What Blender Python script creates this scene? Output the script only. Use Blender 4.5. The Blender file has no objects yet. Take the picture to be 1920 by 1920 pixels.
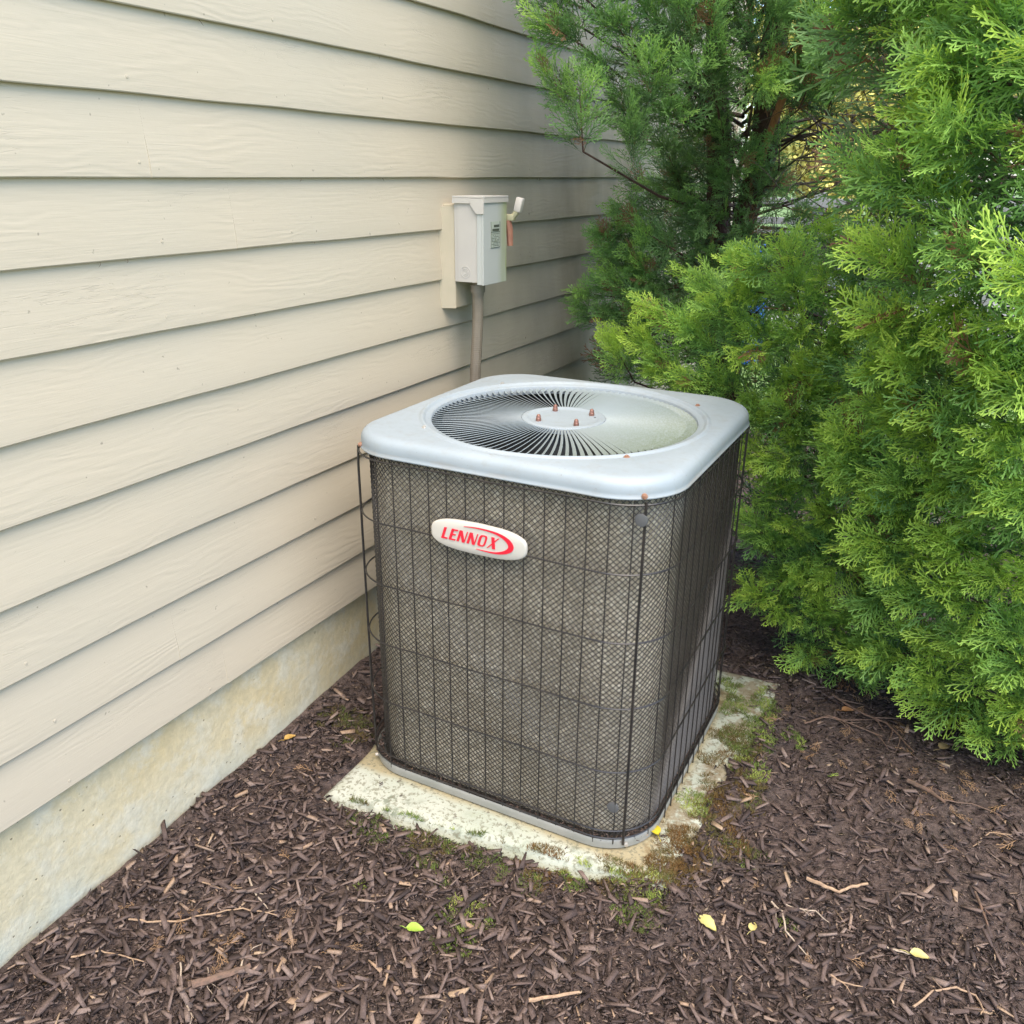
import bpy, math, random
import numpy as np
from mathutils import Vector, Matrix
from math import pi, sin, cos, radians

random.seed(11)
rnd = np.random.default_rng(7)
sc = bpy.context.scene

# ------------------------------------------------------------------ camera
cam = bpy.data.cameras.new('camera')
camo = bpy.data.objects.new('camera', cam)
sc.collection.objects.link(camo)
sc.camera = camo
CAMM = [[0.88574, -0.17577, 0.42961, 1.42352], [0.46412, 0.32135, -0.82542, 0.0], [0.00703, 0.9305, 0.36621, 1.47411], [0, 0, 0, 1]]
camo.matrix_world = Matrix(CAMM)
cam.sensor_fit = 'HORIZONTAL'
cam.sensor_width = 36
cam.lens = 30.1661
cam.clip_start = 0.05
cam.clip_end = 800
CAM = np.array([CAMM[0][3], CAMM[1][3], CAMM[2][3]])

# ------------------------------------------------------------------ world, sun, exposure
SUN_EL, SUN_AZ = 66.0, 140.0          # azimuth clockwise from +y, seen from above
w = bpy.data.worlds.new('World'); sc.world = w; w.use_nodes = True
nt = w.node_tree
sky = nt.nodes.new('ShaderNodeTexSky'); sky.sky_type = 'NISHITA'; sky.sun_disc = False
sky.sun_elevation = radians(SUN_EL); sky.sun_rotation = radians(SUN_AZ)
sky.air_density = 1.0; sky.dust_density = 1.2; sky.ozone_density = 1.6
bg = nt.nodes['Background']; bg.inputs['Strength'].default_value = 0.15
nt.links.new(sky.outputs[0], bg.inputs[0])
sl = bpy.data.lights.new('sun', 'SUN'); sl.energy = 1.6; sl.angle = radians(60); sl.color = (1, .87, .66)
so = bpy.data.objects.new('sun', sl); sc.collection.objects.link(so)
sd = Vector((sin(radians(SUN_AZ))*cos(radians(SUN_EL)), cos(radians(SUN_AZ))*cos(radians(SUN_EL)), sin(radians(SUN_EL))))
so.rotation_euler = sd.to_track_quat('Z', 'Y').to_euler()
vs = sc.view_settings
vs.view_transform = 'Standard'; vs.look = 'None'; vs.gamma = 1; vs.use_curve_mapping = False
vs.exposure = 1.78

# ------------------------------------------------------------------ helpers
def link(o, parent=None):
    sc.collection.objects.link(o)
    if parent is not None: o.parent = parent
    return o

def tag(o, label=None, cat=None, group=None, kind=None):
    if label: o['label'] = label
    if cat: o['category'] = cat
    if group: o['group'] = group
    if kind: o['kind'] = kind
    return o

def empty(name, loc=(0, 0, 0), label=None, cat=None, group=None, rz=0):
    o = bpy.data.objects.new(name, None); o.location = loc; o.rotation_euler = (0, 0, rz)
    o.empty_display_size = .1
    link(o); return tag(o, label, cat, group)

def mesh_obj(name, V, F, mat, parent=None, smooth=False, loc=None, kind=None):
    me = bpy.data.meshes.new(name)
    me.from_pydata([tuple(map(float, v)) for v in V], [], F)
    me.materials.append(mat)
    if smooth: me.polygons.foreach_set('use_smooth', [True]*len(me.polygons))
    me.update()
    o = bpy.data.objects.new(name, me)
    if loc is not None: o.location = loc
    link(o, parent)
    if kind: o['kind'] = kind
    return o

def np_mesh(name, V, T, mat, attrs=None):
    """triangle mesh from numpy arrays"""
    me = bpy.data.meshes.new(name)
    V = np.ascontiguousarray(V, np.float32); T = np.ascontiguousarray(T, np.int32)
    me.vertices.add(len(V)); me.vertices.foreach_set('co', V.ravel())
    me.loops.add(len(T)*3); me.loops.foreach_set('vertex_index', T.ravel())
    me.polygons.add(len(T)); me.polygons.foreach_set('loop_start', np.arange(0, len(T)*3, 3, dtype=np.int32))
    me.update(calc_edges=True)
    for k, a in (attrs or {}).items():
        at = me.attributes.new(k, 'FLOAT', 'POINT'); at.data.foreach_set('value', np.ascontiguousarray(a, np.float32))
    me.materials.append(mat)
    return me

class MB:
    """mesh builder joining simple solids into one part"""
    def __init__(s): s.V = []; s.F = []
    def add(s, V, F):
        n = len(s.V); s.V += [tuple(v) for v in V]; s.F += [tuple(i+n for i in f) for f in F]; return s
    def box(s, a, b, bev=0.0):
        (x0, y0, z0), (x1, y1, z1) = a, b
        if bev <= 0:
            V = [(x, y, z) for x in (x0, x1) for y in (y0, y1) for z in (z0, z1)]
            F = [(0, 1, 3, 2), (4, 6, 7, 5), (0, 4, 5, 1), (2, 3, 7, 6), (0, 2, 6, 4), (1, 5, 7, 3)]
            return s.add(V, F)
        import bmesh
        bm = bmesh.new(); bmesh.ops.create_cube(bm, size=1)
        for v in bm.verts: v.co = Vector(((x0+x1)/2+v.co.x*(x1-x0), (y0+y1)/2+v.co.y*(y1-y0), (z0+z1)/2+v.co.z*(z1-z0)))
        bmesh.ops.bevel(bm, geom=bm.edges[:], offset=bev, segments=2, affect='EDGES', profile=.5)
        bm.verts.ensure_lookup_table()
        V = [v.co[:] for v in bm.verts]; F = [[v.index for v in f.verts] for f in bm.faces]; bm.free()
        return s.add(V, F)
    def tube(s, pts, r, n=6, caps=True, closed=False):
        pts = [Vector(p) for p in pts]; m = len(pts)
        R = r if hasattr(r, '__len__') else [r]*m
        V = []; up = None
        for i, p in enumerate(pts):
            a = pts[i-1] if (i > 0 or closed) else p; b = pts[(i+1) % m] if (i < m-1 or closed) else p
            d = (b-a).normalized()
            if up is None:
                up = Vector((0, 0, 1)) if abs(d.z) < .9 else Vector((1, 0, 0))
            sd_ = d.cross(up).normalized(); u = sd_.cross(d).normalized(); up = u
            for k in range(n):
                t = 2*pi*k/n; V.append(p+(sd_*cos(t)+u*sin(t))*R[i])
        F = []
        for i in range(m if closed else m-1):
            j = (i+1) % m
            for k in range(n): F.append((i*n+k, i*n+(k+1) % n, j*n+(k+1) % n, j*n+k))
        if caps and not closed: F += [tuple(reversed(range(n))), tuple(range((m-1)*n, m*n))]
        return s.add(V, F)
    def lathe(s, prof, c, n=24, axis='z'):
        V = []; F = []
        for (r, h) in prof:
            for k in range(n):
                t = 2*pi*k/n; p = (r*cos(t), r*sin(t), h)
                if axis == 'x': p = (h, r*cos(t), r*sin(t))
                if axis == 'y': p = (r*cos(t), h, -r*sin(t))
                V.append((p[0]+c[0], p[1]+c[1], p[2]+c[2]))
        for i in range(len(prof)-1):
            for k in range(n): F.append((i*n+k, i*n+(k+1) % n, (i+1)*n+(k+1) % n, (i+1)*n+k))
        F.append(tuple(range((len(prof)-1)*n, len(prof)*n)))
        return s.add(V, F)
    def build(s, name, mat, parent=None, smooth=False, kind=None):
        o = mesh_obj(name, s.V, s.F, mat, parent, False, None, kind)
        if smooth:
            o.data.polygons.foreach_set('use_smooth', [True]*len(o.data.polygons))
            try: o.data.set_sharp_from_angle(angle=radians(40))
            except Exception: pass
        return o

def vnoise(x, y, s, seed=0):
    """vectorised value noise, range -1..1"""
    x = np.asarray(x, float)*s; y = np.asarray(y, float)*s
    xi = np.floor(x).astype(np.int64); yi = np.floor(y).astype(np.int64); fx = x-xi; fy = y-yi
    def h(a, b):
        n = (a*374761393+b*668265263+seed*982451653) & 0xffffffff
        n = ((n ^ (n >> 13))*1274126177) & 0xffffffff
        return ((n ^ (n >> 16)) & 0xffff)/32767.5-1
    fx = fx*fx*(3-2*fx); fy = fy*fy*(3-2*fy)
    return (h(xi, yi)*(1-fx)+h(xi+1, yi)*fx)*(1-fy)+(h(xi, yi+1)*(1-fx)+h(xi+1, yi+1)*fx)*fy

# ------------------------------------------------------------------ materials
def mat(name, col=(.5, .5, .5), rough=.6, metal=0, spec=.5):
    m = bpy.data.materials.new(name); m.use_nodes = True
    b = m.node_tree.nodes['Principled BSDF']
    b.inputs['Base Color'].default_value = (*col, 1); b.inputs['Roughness'].default_value = rough
    b.inputs['Metallic'].default_value = metal; b.inputs['Specular IOR Level'].default_value = spec
    return m
class NT:
    def __init__(s, m): s.t = m.node_tree; s.b = s.t.nodes['Principled BSDF']
    def n(s, typ, **k):
        o = s.t.nodes.new('ShaderNode'+typ)
        for a, v in k.items():
            if a in ('i',):
                for kk, vv in v.items():
                    if hasattr(vv, 'is_output'): s.t.links.new(vv, o.inputs[kk])
                    else: o.inputs[kk].default_value = vv
            else: setattr(o, a, v)
        return o
    def l(s, a, b): s.t.links.new(a, b)
    def pos(s): return s.n('NewGeometry').outputs['Position']
    def objc(s): return s.n('TexCoord').outputs['Object']
    def mapping(s, v, scale=(1, 1, 1), loc=(0, 0, 0)):
        return s.n('Mapping', i={0: v, 'Scale': scale, 'Location': loc}).outputs[0]
    def noise(s, v, scale, detail=4, rough=.55, dist=0):
        return s.n('TexNoise', i={'Vector': v, 'Scale': scale, 'Detail': detail, 'Roughness': rough, 'Distortion': dist}).outputs[0]
    def ramp(s, f, stops, interp='LINEAR'):
        r = s.n('ValToRGB'); r.color_ramp.interpolation = interp
        e = r.color_ramp.elements
        while len(e) < len(stops): e.new(.5)
        for k, (p, c) in enumerate(stops):
            e[k].position = p; e[k].color = (*c, 1) if hasattr(c, '__len__') else (c, c, c, 1)
        s.l(f, r.inputs[0]); return r.outputs[0]
    def math(s, op, a, b=0.0, c=0.0, clamp=False):
        return s.n('Math', operation=op, use_clamp=clamp, i={0: a, 1: b, 2: c}).outputs[0]
    def mix(s, f, a, b, mode='MIX'):
        o = s.n('Mix', data_type='RGBA', blend_type=mode)
        for k, v in ((0, f), (6, a), (7, b)):
            if hasattr(v, 'is_output'): s.l(v, o.inputs[k])
            else: o.inputs[k].default_value = v if not hasattr(v, '__len__') else ((*v, 1) if len(v) == 3 else v)
        return o.outputs[2]
    def bump(s, h, strength=.5, dist=.002, normal=None):
        o = s.n('Bump', i={'Strength': strength, 'Distance': dist, 'Height': h})
        if normal is not None: s.l(normal, o.inputs['Normal'])
        return o.outputs[0]
    def col(s, c): s.l(c, s.b.inputs['Base Color'])
    def nor(s, c): s.l(c, s.b.inputs['Normal'])
    def rough(s, c): s.l(c, s.b.inputs['Roughness'])

def siding_material():
    m = mat('painted_wood_siding', (.5, .45, .37), .55, 0, .35); N = NT(m)
    P = N.objc(); rnd_ = N.n('ObjectInfo').outputs['Random']
    off = N.n('CombineXYZ', i={0: N.math('MULTIPLY', rnd_, 37.), 1: N.math('MULTIPLY', rnd_, 91.), 2: N.math('MULTIPLY', rnd_, 53.)}).outputs[0]
    v = N.n('VectorMath', operation='ADD', i={0: P, 1: off}).outputs[0]
    warp = N.noise(N.mapping(v, (1, 2.2, 9)), 1.0, 3)
    g1 = N.noise(N.mapping(v, (1, 5, 150)), 1.0, 5, .6, 1.4)
    # cathedral grain: rings of a stretched field
    f = N.math('MULTIPLY_ADD', warp, 26.0, N.math('MULTIPLY', N.n('SeparateXYZ', i={0: v}).outputs[2], 160.0))
    rings = N.math('SINE', f)
    rings = N.math('POWER', N.math('ABSOLUTE', rings), 2.0)
    msk = N.ramp(N.noise(N.mapping(v, (1, 3.5, 11)), 1.0, 2), [(.42, 0.), (.62, 1.)])
    hgt = N.math('ADD', N.math('MULTIPLY', g1, .8), N.math('MULTIPLY', N.math('MULTIPLY', rings, msk), .5))
    lump = N.noise(N.mapping(v, (1, 14, 30)), 1.0, 2)
    hgt = N.math('ADD', hgt, N.math('MULTIPLY', lump, .8))
    crk = N.noise(N.mapping(v, (1, 3.2, 46)), 1.0, 4, .6, .8)
    line = N.math('ABSOLUTE', N.math('SUBTRACT', crk, .5))
    cm = N.ramp(N.noise(N.mapping(v, (1, 1.8, 7), (3, 5, 1)), 1.0, 1), [(.60, 0.), (.72, .8)])
    crack = N.math('MULTIPLY', N.ramp(line, [(0, 1.), (.012, 0.)]), cm)
    hgt = N.math('SUBTRACT', hgt, N.math('MULTIPLY', crack, .9))
    N.nor(N.bump(hgt, .30, .0017))
    W = N.pos()
    big = N.noise(W, 1.3, 3)
    c = N.mix(N.ramp(big, [(.35, 0.), (.7, 1.)]), (.54, .46, .34), (.525, .46, .35))
    c = N.mix(N.math('MULTIPLY', rnd_, .15), c, (.52, .44, .335))
    # algae film plus painted shade and green bounce of the trees, streaked downwards
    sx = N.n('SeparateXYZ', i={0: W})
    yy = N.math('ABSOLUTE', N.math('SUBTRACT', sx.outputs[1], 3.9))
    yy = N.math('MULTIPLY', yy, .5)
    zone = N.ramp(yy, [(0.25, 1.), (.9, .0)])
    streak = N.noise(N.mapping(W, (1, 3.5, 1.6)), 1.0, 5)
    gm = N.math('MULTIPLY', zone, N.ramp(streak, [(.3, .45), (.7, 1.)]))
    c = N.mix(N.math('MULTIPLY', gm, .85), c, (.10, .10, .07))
    # dust under the laps, specks
    sp = N.noise(N.mapping(v, (1, 60, 60)), 1.0, 2)
    c = N.mix(N.ramp(sp, [(.74, 0.), (.78, .55)]), c, (.16, .14, .11))
    c = N.mix(N.math('MULTIPLY', crack, .25), c, (.2, .17, .13))
    N.col(c); N.rough(N.ramp(g1, [(.3, .5), (.7, .7)]))
    return m
def concrete_material(name, pad=False):
    m = mat(name, (.5, .5, .4), .9, 0, .2); N = NT(m); W = N.pos()
    a = N.noise(W, 3.5, 6, .6); b = N.noise(N.mapping(W, (1, 1, 1), (5, 3, 1)), 14, 5, .65); f = N.noise(W, 160, 3, .7)
    if not pad:
        c = N.mix(N.ramp(a, [(.38, 0.), (.62, 1.)]), (.62, .54, .36), (.60, .49, .28))
        c = N.mix(N.ramp(b, [(.46, 0.), (.64, .8)]), c, (.64, .60, .47))
        z = N.n('SeparateXYZ', i={0: W}).outputs[2]
        c = N.mix(N.math('MULTIPLY', N.ramp(z, [(.05, 1.), (.17, 0.)]), N.ramp(N.noise(W, 8, 4), [(.35, .15), (.65, .9)])), c, (.52, .53, .44))
        pits = N.n('TexVoronoi', i={'Vector': W, 'Scale': 48.0, 'Randomness': 1.0})
        pm = N.ramp(pits.outputs['Distance'], [(.06, 1.), (.13, 0.)])
        pm = N.math('MULTIPLY', pm, N.ramp(N.noise(W, 9, 3), [(.5, 0.), (.56, 1.)]))
        big = N.n('TexVoronoi', i={'Vector': N.mapping(W, (1, 1, 1), (2, 2, 2)), 'Scale': 9.0})
        pb = N.ramp(big.outputs['Distance'], [(.05, 1.), (.08, 0.)])
        pm = N.math('MAXIMUM', pm, pb)
        c = N.mix(N.math('MULTIPLY', pm, .75), c, (.18, .15, .1))
        f2 = N.noise(W, 55, 4, .7)
        c = N.mix(N.ramp(f2, [(.35, .0), (.7, .35)]), c, (.33, .30, .21))
        h = N.math('SUBTRACT', N.math('MULTIPLY_ADD', f2, .9, N.math('MULTIPLY', b, 1.2)), pm)
        N.nor(N.bump(h, .55, .004))
    else:
        c = N.mix(N.ramp(a, [(.4, 0.), (.66, 1.)]), (.44, .45, .38), (.36, .39, .31))
        c = N.mix(N.ramp(b, [(.56, 0.), (.72, .6)]), c, (.36, .38, .27))
        # rust brown run-off band hugging the pan
        sx = N.n('SeparateXYZ', i={0: W})
        dx = N.math('SUBTRACT', N.math('ABSOLUTE', N.math('SUBTRACT', sx.outputs[0], .5949)), .391)
        dy = N.math('SUBTRACT', N.math('ABSOLUTE', N.math('SUBTRACT', sx.outputs[1], 1.8615)), .391)
        dd = N.math('MAXIMUM', dx, dy)
        dd = N.math('ADD', dd, N.math('MULTIPLY', N.math('SUBTRACT', a, .5), .07))
        c = N.mix(N.ramp(dd, [(.0, .75), (.022, .0)]), c, (.30, .23, .11))
        dk = N.noise(W, 26, 5, .7)
        mk = N.noise(N.mapping(W, (1, 1, 1), (9, 4, 0)), 3.3, 3)
        c = N.mix(N.math('MULTIPLY', N.ramp(dk, [(.5, 0.), (.6, 1.)]), N.ramp(mk, [(.52, 0.), (.64, .85)])), c, (.10, .12, .075))
        sp = N.noise(W, 95, 3, .65)
        c = N.mix(N.ramp(sp, [(.54, 0.), (.60, .7)]), c, (.17, .16, .11))
        # right hand part stained brown and mossy
        rx = N.ramp(N.math('ADD', sx.outputs[0], N.math('MULTIPLY', N.math('SUBTRACT', b, .5), .5)), [(.93, 0.), (1.05, .65)])
        c = N.mix(N.math('MULTIPLY', rx, N.ramp(N.noise(W, 17, 5, .7), [(.45, 0.), (.52, 1.)])), c, (.19, .13, .065))
        N.nor(N.bump(N.math('MULTIPLY_ADD', f, .8, sp), .6, .003))
    N.col(c); return m

M = {}
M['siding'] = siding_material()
M['foundation'] = concrete_material('foundation_concrete')
M['pad'] = concrete_material('pad_concrete', True)

def simple_noise_mat(name, c1, c2, scale, rough, bump=.0, bd=.001, metal=0, spec=.5, detail=4):
    m = mat(name, c1, rough, metal, spec); N = NT(m); P = N.objc()
    n = N.noise(P, scale, detail)
    N.col(N.mix(N.ramp(n, [(.35, 0.), (.65, 1.)]), c1, c2))
    if bump: N.nor(N.bump(N.noise(P, scale*6, 3), bump, bd))
    return m
def painted_steel():
    m = mat('painted_steel', (.6, .6, .57), .36, 0, .5); N = NT(m); W = N.objc()
    g = N.noise(W, 420, 2); d = N.noise(W, 5, 4)
    c = N.mix(N.ramp(d, [(.4, 0.), (.7, 1.)]), (.28, .32, .345), (.31, .35, .375))
    sp = N.noise(W, 75, 2)
    c = N.mix(N.ramp(sp, [(.76, 0.), (.79, .6)]), c, (.2, .18, .14))
    dn = N.noise(W, 34, 5, .7); c = N.mix(N.ramp(dn, [(.5, 0.), (.68, .22)]), c, (.24, .22, .17))
    sp2 = N.noise(N.mapping(W, (1, 1, 1), (3, 1, 2)), 190, 2); c = N.mix(N.ramp(sp2, [(.7, 0.), (.74, .5)]), c, (.16, .13, .09))
    ed = N.ramp(N.noise(N.mapping(W, (7, 7, 60)), 1.0, 4), [(.5, 0.), (.66, .35)])
    zz = N.math('MULTIPLY', N.ramp(N.n('SeparateXYZ', i={0: W}).outputs[2], [(.866, 1.), (.885, 0.)]), ed); c = N.mix(zz, c, (.30, .22, .14))
    N.col(c); N.rough(N.ramp(dn, [(.3, .46), (.7, .6)]))
    N.nor(N.bump(g, .12, .0006)); return m
M['cover'] = painted_steel()
def vane_mat():
    m = mat('fan_guard_steel', (.6, .6, .56), .4, 0, .5); N = NT(m); W = N.pos()
    # algae film towards the rim on the yard side
    d = N.noise(W, 240, 3, .7); sx = N.n('SeparateXYZ', i={0: W})
    f = N.ramp(sx.outputs[0], [(.64, .0), (.88, .9)])
    N.col(N.mix(N.math('MULTIPLY', f, N.ramp(d, [(.35, .5), (.6, 1.)])), (.27, .31, .32), (.12, .15, .085)))
    return m
M['vane'] = vane_mat()
M['pan'] = simple_noise_mat('pan_steel', (.30, .29, .26), (.25, .25, .22), 20, .45, .1, .001)
M['pan_in'] = mat('pan_interior', (.05, .05, .048), .8)
M['wire'] = simple_noise_mat('black_coated_wire', (.017, .016, .016), (.036, .030, .026), 30, .3)
M['net'] = mat('black_mesh_guard', (.042, .036, .031), .5)
M['dark'] = mat('dark_interior', (.075, .078, .075), .8)
M['fan'] = mat('fan_blade_grey', (.10, .10, .10), .5)
M['rust'] = simple_noise_mat('rusted_steel', (.22, .10, .055), (.36, .20, .13), 260, .6, .4, .0006)
M['rust2'] = simple_noise_mat('rusty_acorn_nut', (.19, .085, .065), (.30, .16, .12), 300, .45, .5, .0006, .4)
M['zinc'] = simple_noise_mat('zinc_screw', (.62, .60, .56), (.5, .45, .38), 200, .4, 0, 0, .6)
M['badge'] = mat('silver_badge', (.66, .62, .55), .38, .25)
M['red'] = mat('red_lettering', (.72, .012, .035), .4)
M['box'] = simple_noise_mat('enamelled_box_grey', (.50, .47, .42), (.47, .44, .40), 12, .42, .08, .0004)
def boxfront_mat():
    m = mat('box_front_grey', (.5, .5, .47), .42); N = NT(m); W = N.pos()
    sx = N.n('SeparateXYZ', i={0: W}); st = N.noise(N.mapping(W, (1, 60, 6)), 1., 4)
    f = N.math('MULTIPLY', N.ramp(sx.outputs[1], [(2.37/4, 0.), (2.41/4, 1.)]), 1.0)
    f = N.math('MULTIPLY', N.ramp(N.math('MULTIPLY', sx.outputs[1], .25), [(2.36/4, 0.), (2.415/4, 1.)]), N.ramp(st, [(.3, .3), (.6, 1.)]))
    N.col(N.mix(f, (.44, .45, .42), (.30, .33, .14))); return m
M['boxfront'] = boxfront_mat()
M['block'] = simple_noise_mat('painted_mounting_block', (.46, .39, .28), (.42, .365, .26), 15, .6, .2, .001)
M['conduit'] = simple_noise_mat('painted_conduit', (.215, .18, .135), (.18, .15, .11), 20, .5)
M['copper'] = simple_noise_mat('orange_lever', (.34, .15, .09), (.28, .12, .08), 60, .5)
M['brass'] = mat('tan_bracket', (.40, .36, .22), .5, 0)
M['knob'] = mat('white_grip', (.58, .52, .46), .35)
M['label'] = mat('label_paper', (.40, .43, .36), .5)
M['ink'] = mat('label_ink', (.06, .07, .05), .6)
def coil_mat():
    m = mat('condenser_coil', (.3, .27, .22), .55, .0, .4); N = NT(m); P = N.objc()
    cells = N.n('TexVoronoi', i={'Vector': N.mapping(P, (1, 1, 1)), 'Scale': 95.0})
    v = N.noise(P, 55, 3); big = N.noise(P, 3, 3)
    c = N.mix(N.ramp(v, [(.3, 0.), (.7, 1.)]), (.62, .54, .40), (.78, .70, .55))
    c = N.mix(N.ramp(cells.outputs['Distance'], [(.25, 0.), (.6, .65)]), c, (.27, .22, .15))
    c = N.mix(N.ramp(big, [(.4, 0.), (.62, .5)]), c, (.30, .26, .19)); c = N.mix(N.ramp(N.noise(P, 24, 4, .7), [(.6, 0.), (.7, .6)]), c, (.85, .74, .55))
    N.col(c)
    N.nor(N.bump(cells.outputs['Distance'], .8, -.004)); return m
M['coil'] = coil_mat()
def soil_mat():
    m = mat('mulch_soil', (.05, .04, .03), .95, 0, .2); N = NT(m); W = N.pos()
    a = N.noise(W, 60, 6, .7); b = N.noise(W, 6, 3)
    c = N.mix(N.ramp(a, [(.35, 0.), (.65, 1.)]), (.032, .022, .020), (.16, .115, .098))
    c = N.mix(N.ramp(b, [(.5, 0.), (.75, .5)]), c, (.11, .09, .08))
    N.col(c); N.nor(N.bump(a, 1., .014)); return m
M['soil'] = soil_mat()
def chip_mat(name='bark_mulch_chips'):
    m = mat(name, (.06, .04, .03), .8, 0, .3); N = NT(m)
    t = N.n('Attribute', attribute_name='tone').outputs['Fac']
    c = N.ramp(t, [(0., (.036, .025, .023)), (.25, (.092, .063, .054)), (.55, (.18, .125, .104)), (.84, (.30, .22, .18)), (.95, (.42, .28, .18)), (1., (.62, .49, .34))])
    W = N.pos(); g = N.noise(W, 260, 4, .7)
    N.col(N.mix(N.ramp(g, [(.3, .55), (.7, 0.)]), c, (.012, .009, .008)))
    N.nor(N.bump(g, .7, .0015)); return m
M['chip'] = chip_mat()
def leaf_mat():
    m = mat('arborvitae_foliage', (.1, .2, .05), .5, 0, .35); N = NT(m)
    age = N.n('Attribute', attribute_name='age').outputs['Fac']
    tone = N.n('Attribute', attribute_name='tone').outputs['Fac']
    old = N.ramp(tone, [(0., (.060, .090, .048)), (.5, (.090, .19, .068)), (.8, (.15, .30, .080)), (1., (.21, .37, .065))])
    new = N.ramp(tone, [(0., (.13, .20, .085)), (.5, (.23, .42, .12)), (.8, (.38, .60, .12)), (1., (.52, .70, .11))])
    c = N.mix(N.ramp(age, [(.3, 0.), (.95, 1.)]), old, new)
    dead = N.ramp(tone, [(0., 1.), (.001, 0.)])
    isd = N.math('LESS_THAN', tone, -.5); dry = N.math('LESS_THAN', tone, -1.5)
    c = N.mix(isd, c, N.mix(dry, (.27, .14, .075), (.44, .27, .145)))
    c = N.mix(N.math('LESS_THAN', age, .12), c, N.mix(isd, (.16, .10, .045), (.22, .11, .06)))
    N.col(c)
    b = N.b; out = N.t.nodes['Material Output']
    tr = N.n('BsdfTranslucent', i={'Color': c}); mx = N.n('MixShader', i={0: .36})
    N.l(b.outputs[0], mx.inputs[1]); N.l(tr.outputs[0], mx.inputs[2]); N.l(mx.outputs[0], out.inputs['Surface'])
    return m
M['leaf'] = leaf_mat()
M['bark'] = simple_noise_mat('reddish_bark', (.060, .030, .023), (.115, .062, .045), 30, .85, .9, .006)
M['twig'] = simple_noise_mat('dead_twig', (.06, .045, .035), (.10, .075, .055), 60, .8)
M['orangebark'] = simple_noise_mat('bare_orange_branch', (.40, .19, .08), (.30, .14, .06), 40, .6)
def stick_mat(name, a, b): 
    m = simple_noise_mat(name, a, b, 90, .7, .5, .001); return m
M['stick_tan'] = stick_mat('tan_twig', (.42, .28, .17), (.26, .17, .11))
M['stick_pale'] = stick_mat('pale_twig', (.46, .37, .28), (.30, .23, .17))
M['stick_brown'] = stick_mat('brown_stick', (.19, .11, .075), (.10, .065, .045))
M['moss'] = None
def moss_mat():
    m = mat('moss_tufts', (.1, .14, .02), .8, 0, .2); N = NT(m)
    t = N.n('Attribute', attribute_name='tone').outputs['Fac']
    N.col(N.ramp(t, [(0., (.16, .085, .03)), (.35, (.13, .10, .035)), (.6, (.09, .125, .03)), (.85, (.17, .24, .05)), (1., (.34, .38, .09))]))
    return m
M['moss'] = moss_mat()

# ------------------------------------------------------------------ ground
PADC = [(.205, 1.325), (1.065, 1.435), (1.135, 2.40), (.15, 2.33)]
def pad_sd(x, y):
    """signed distance-like value, negative inside the pad"""
    x = np.asarray(x, float); y = np.asarray(y, float); d = np.full(np.broadcast(x, y).shape, -9.)
    for i in range(4):
        (ax, ay), (bx, by) = PADC[i], PADC[(i+1) % 4]
        L = math.hypot(bx-ax, by-ay); nx, ny = (by-ay)/L, -(bx-ax)/L
        d = np.maximum(d, (x-ax)*nx+(y-ay)*ny)
    return d
def gh(x, y):
    x = np.asarray(x, float); y = np.asarray(y, float)
    h = .010+vnoise(x, y, 2.3, 1)*.010+vnoise(x, y, 7, 2)*.006+vnoise(x, y, 22, 3)*.004+vnoise(x, y, 60, 4)*.002
    near = np.clip((y-.6)/1.2, 0, 1)
    h = h+np.exp(-np.clip(x, 0, 9)/.16)*(.012+.062*near)
    h = h+np.clip((.45-x)/.5, 0, 1)*.012
    sd_ = pad_sd(x, y)+vnoise(x, y, 9, 8)*.022+vnoise(x, y, 31, 9)*.010
    right = np.clip((x-.93)/.16, 0, 1)
    ins = np.clip((-sd_+.012-.032*right)/.03, 0, 1)
    h = h*(1-ins)+(-.03)*ins
    h = h+.012*np.clip(1-np.abs(sd_-.03)/.06, 0, 1)+right*.012*(1-ins)*np.clip(1-np.abs(sd_)/.15, 0, 1)
    return h
nx_, ny_ = 230, 310
gx = np.linspace(-.021, 4.2, nx_); gy = np.linspace(-1.6, 5.2, ny_)
GX, GY = np.meshgrid(gx, gy); GZ = gh(GX, GY)
V = np.stack([GX.ravel(), GY.ravel(), GZ.ravel()], 1)
idx = np.arange(nx_*ny_).reshape(ny_, nx_)
a, b, c, d = idx[:-1, :-1].ravel(), idx[:-1, 1:].ravel(), idx[1:, 1:].ravel(), idx[1:, :-1].ravel()
me = np_mesh('mulch_bed', V, np.concatenate([np.stack([a, b, c], 1), np.stack([a, c, d], 1)]), M['soil'])
o = link(bpy.data.objects.new('mulch_bed', me)); tag(o, kind='structure')
M['lawn'] = simple_noise_mat('lawn_green', (.10, .17, .04), (.16, .24, .06), 8, .9)
S = 300
tag(mesh_obj('ground', [(-S, -S, -.06), (S, -S, -.06), (S, S, -.06), (-S, S, -.06)], [(0, 1, 2, 3)], M['lawn']), kind='structure')

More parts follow.
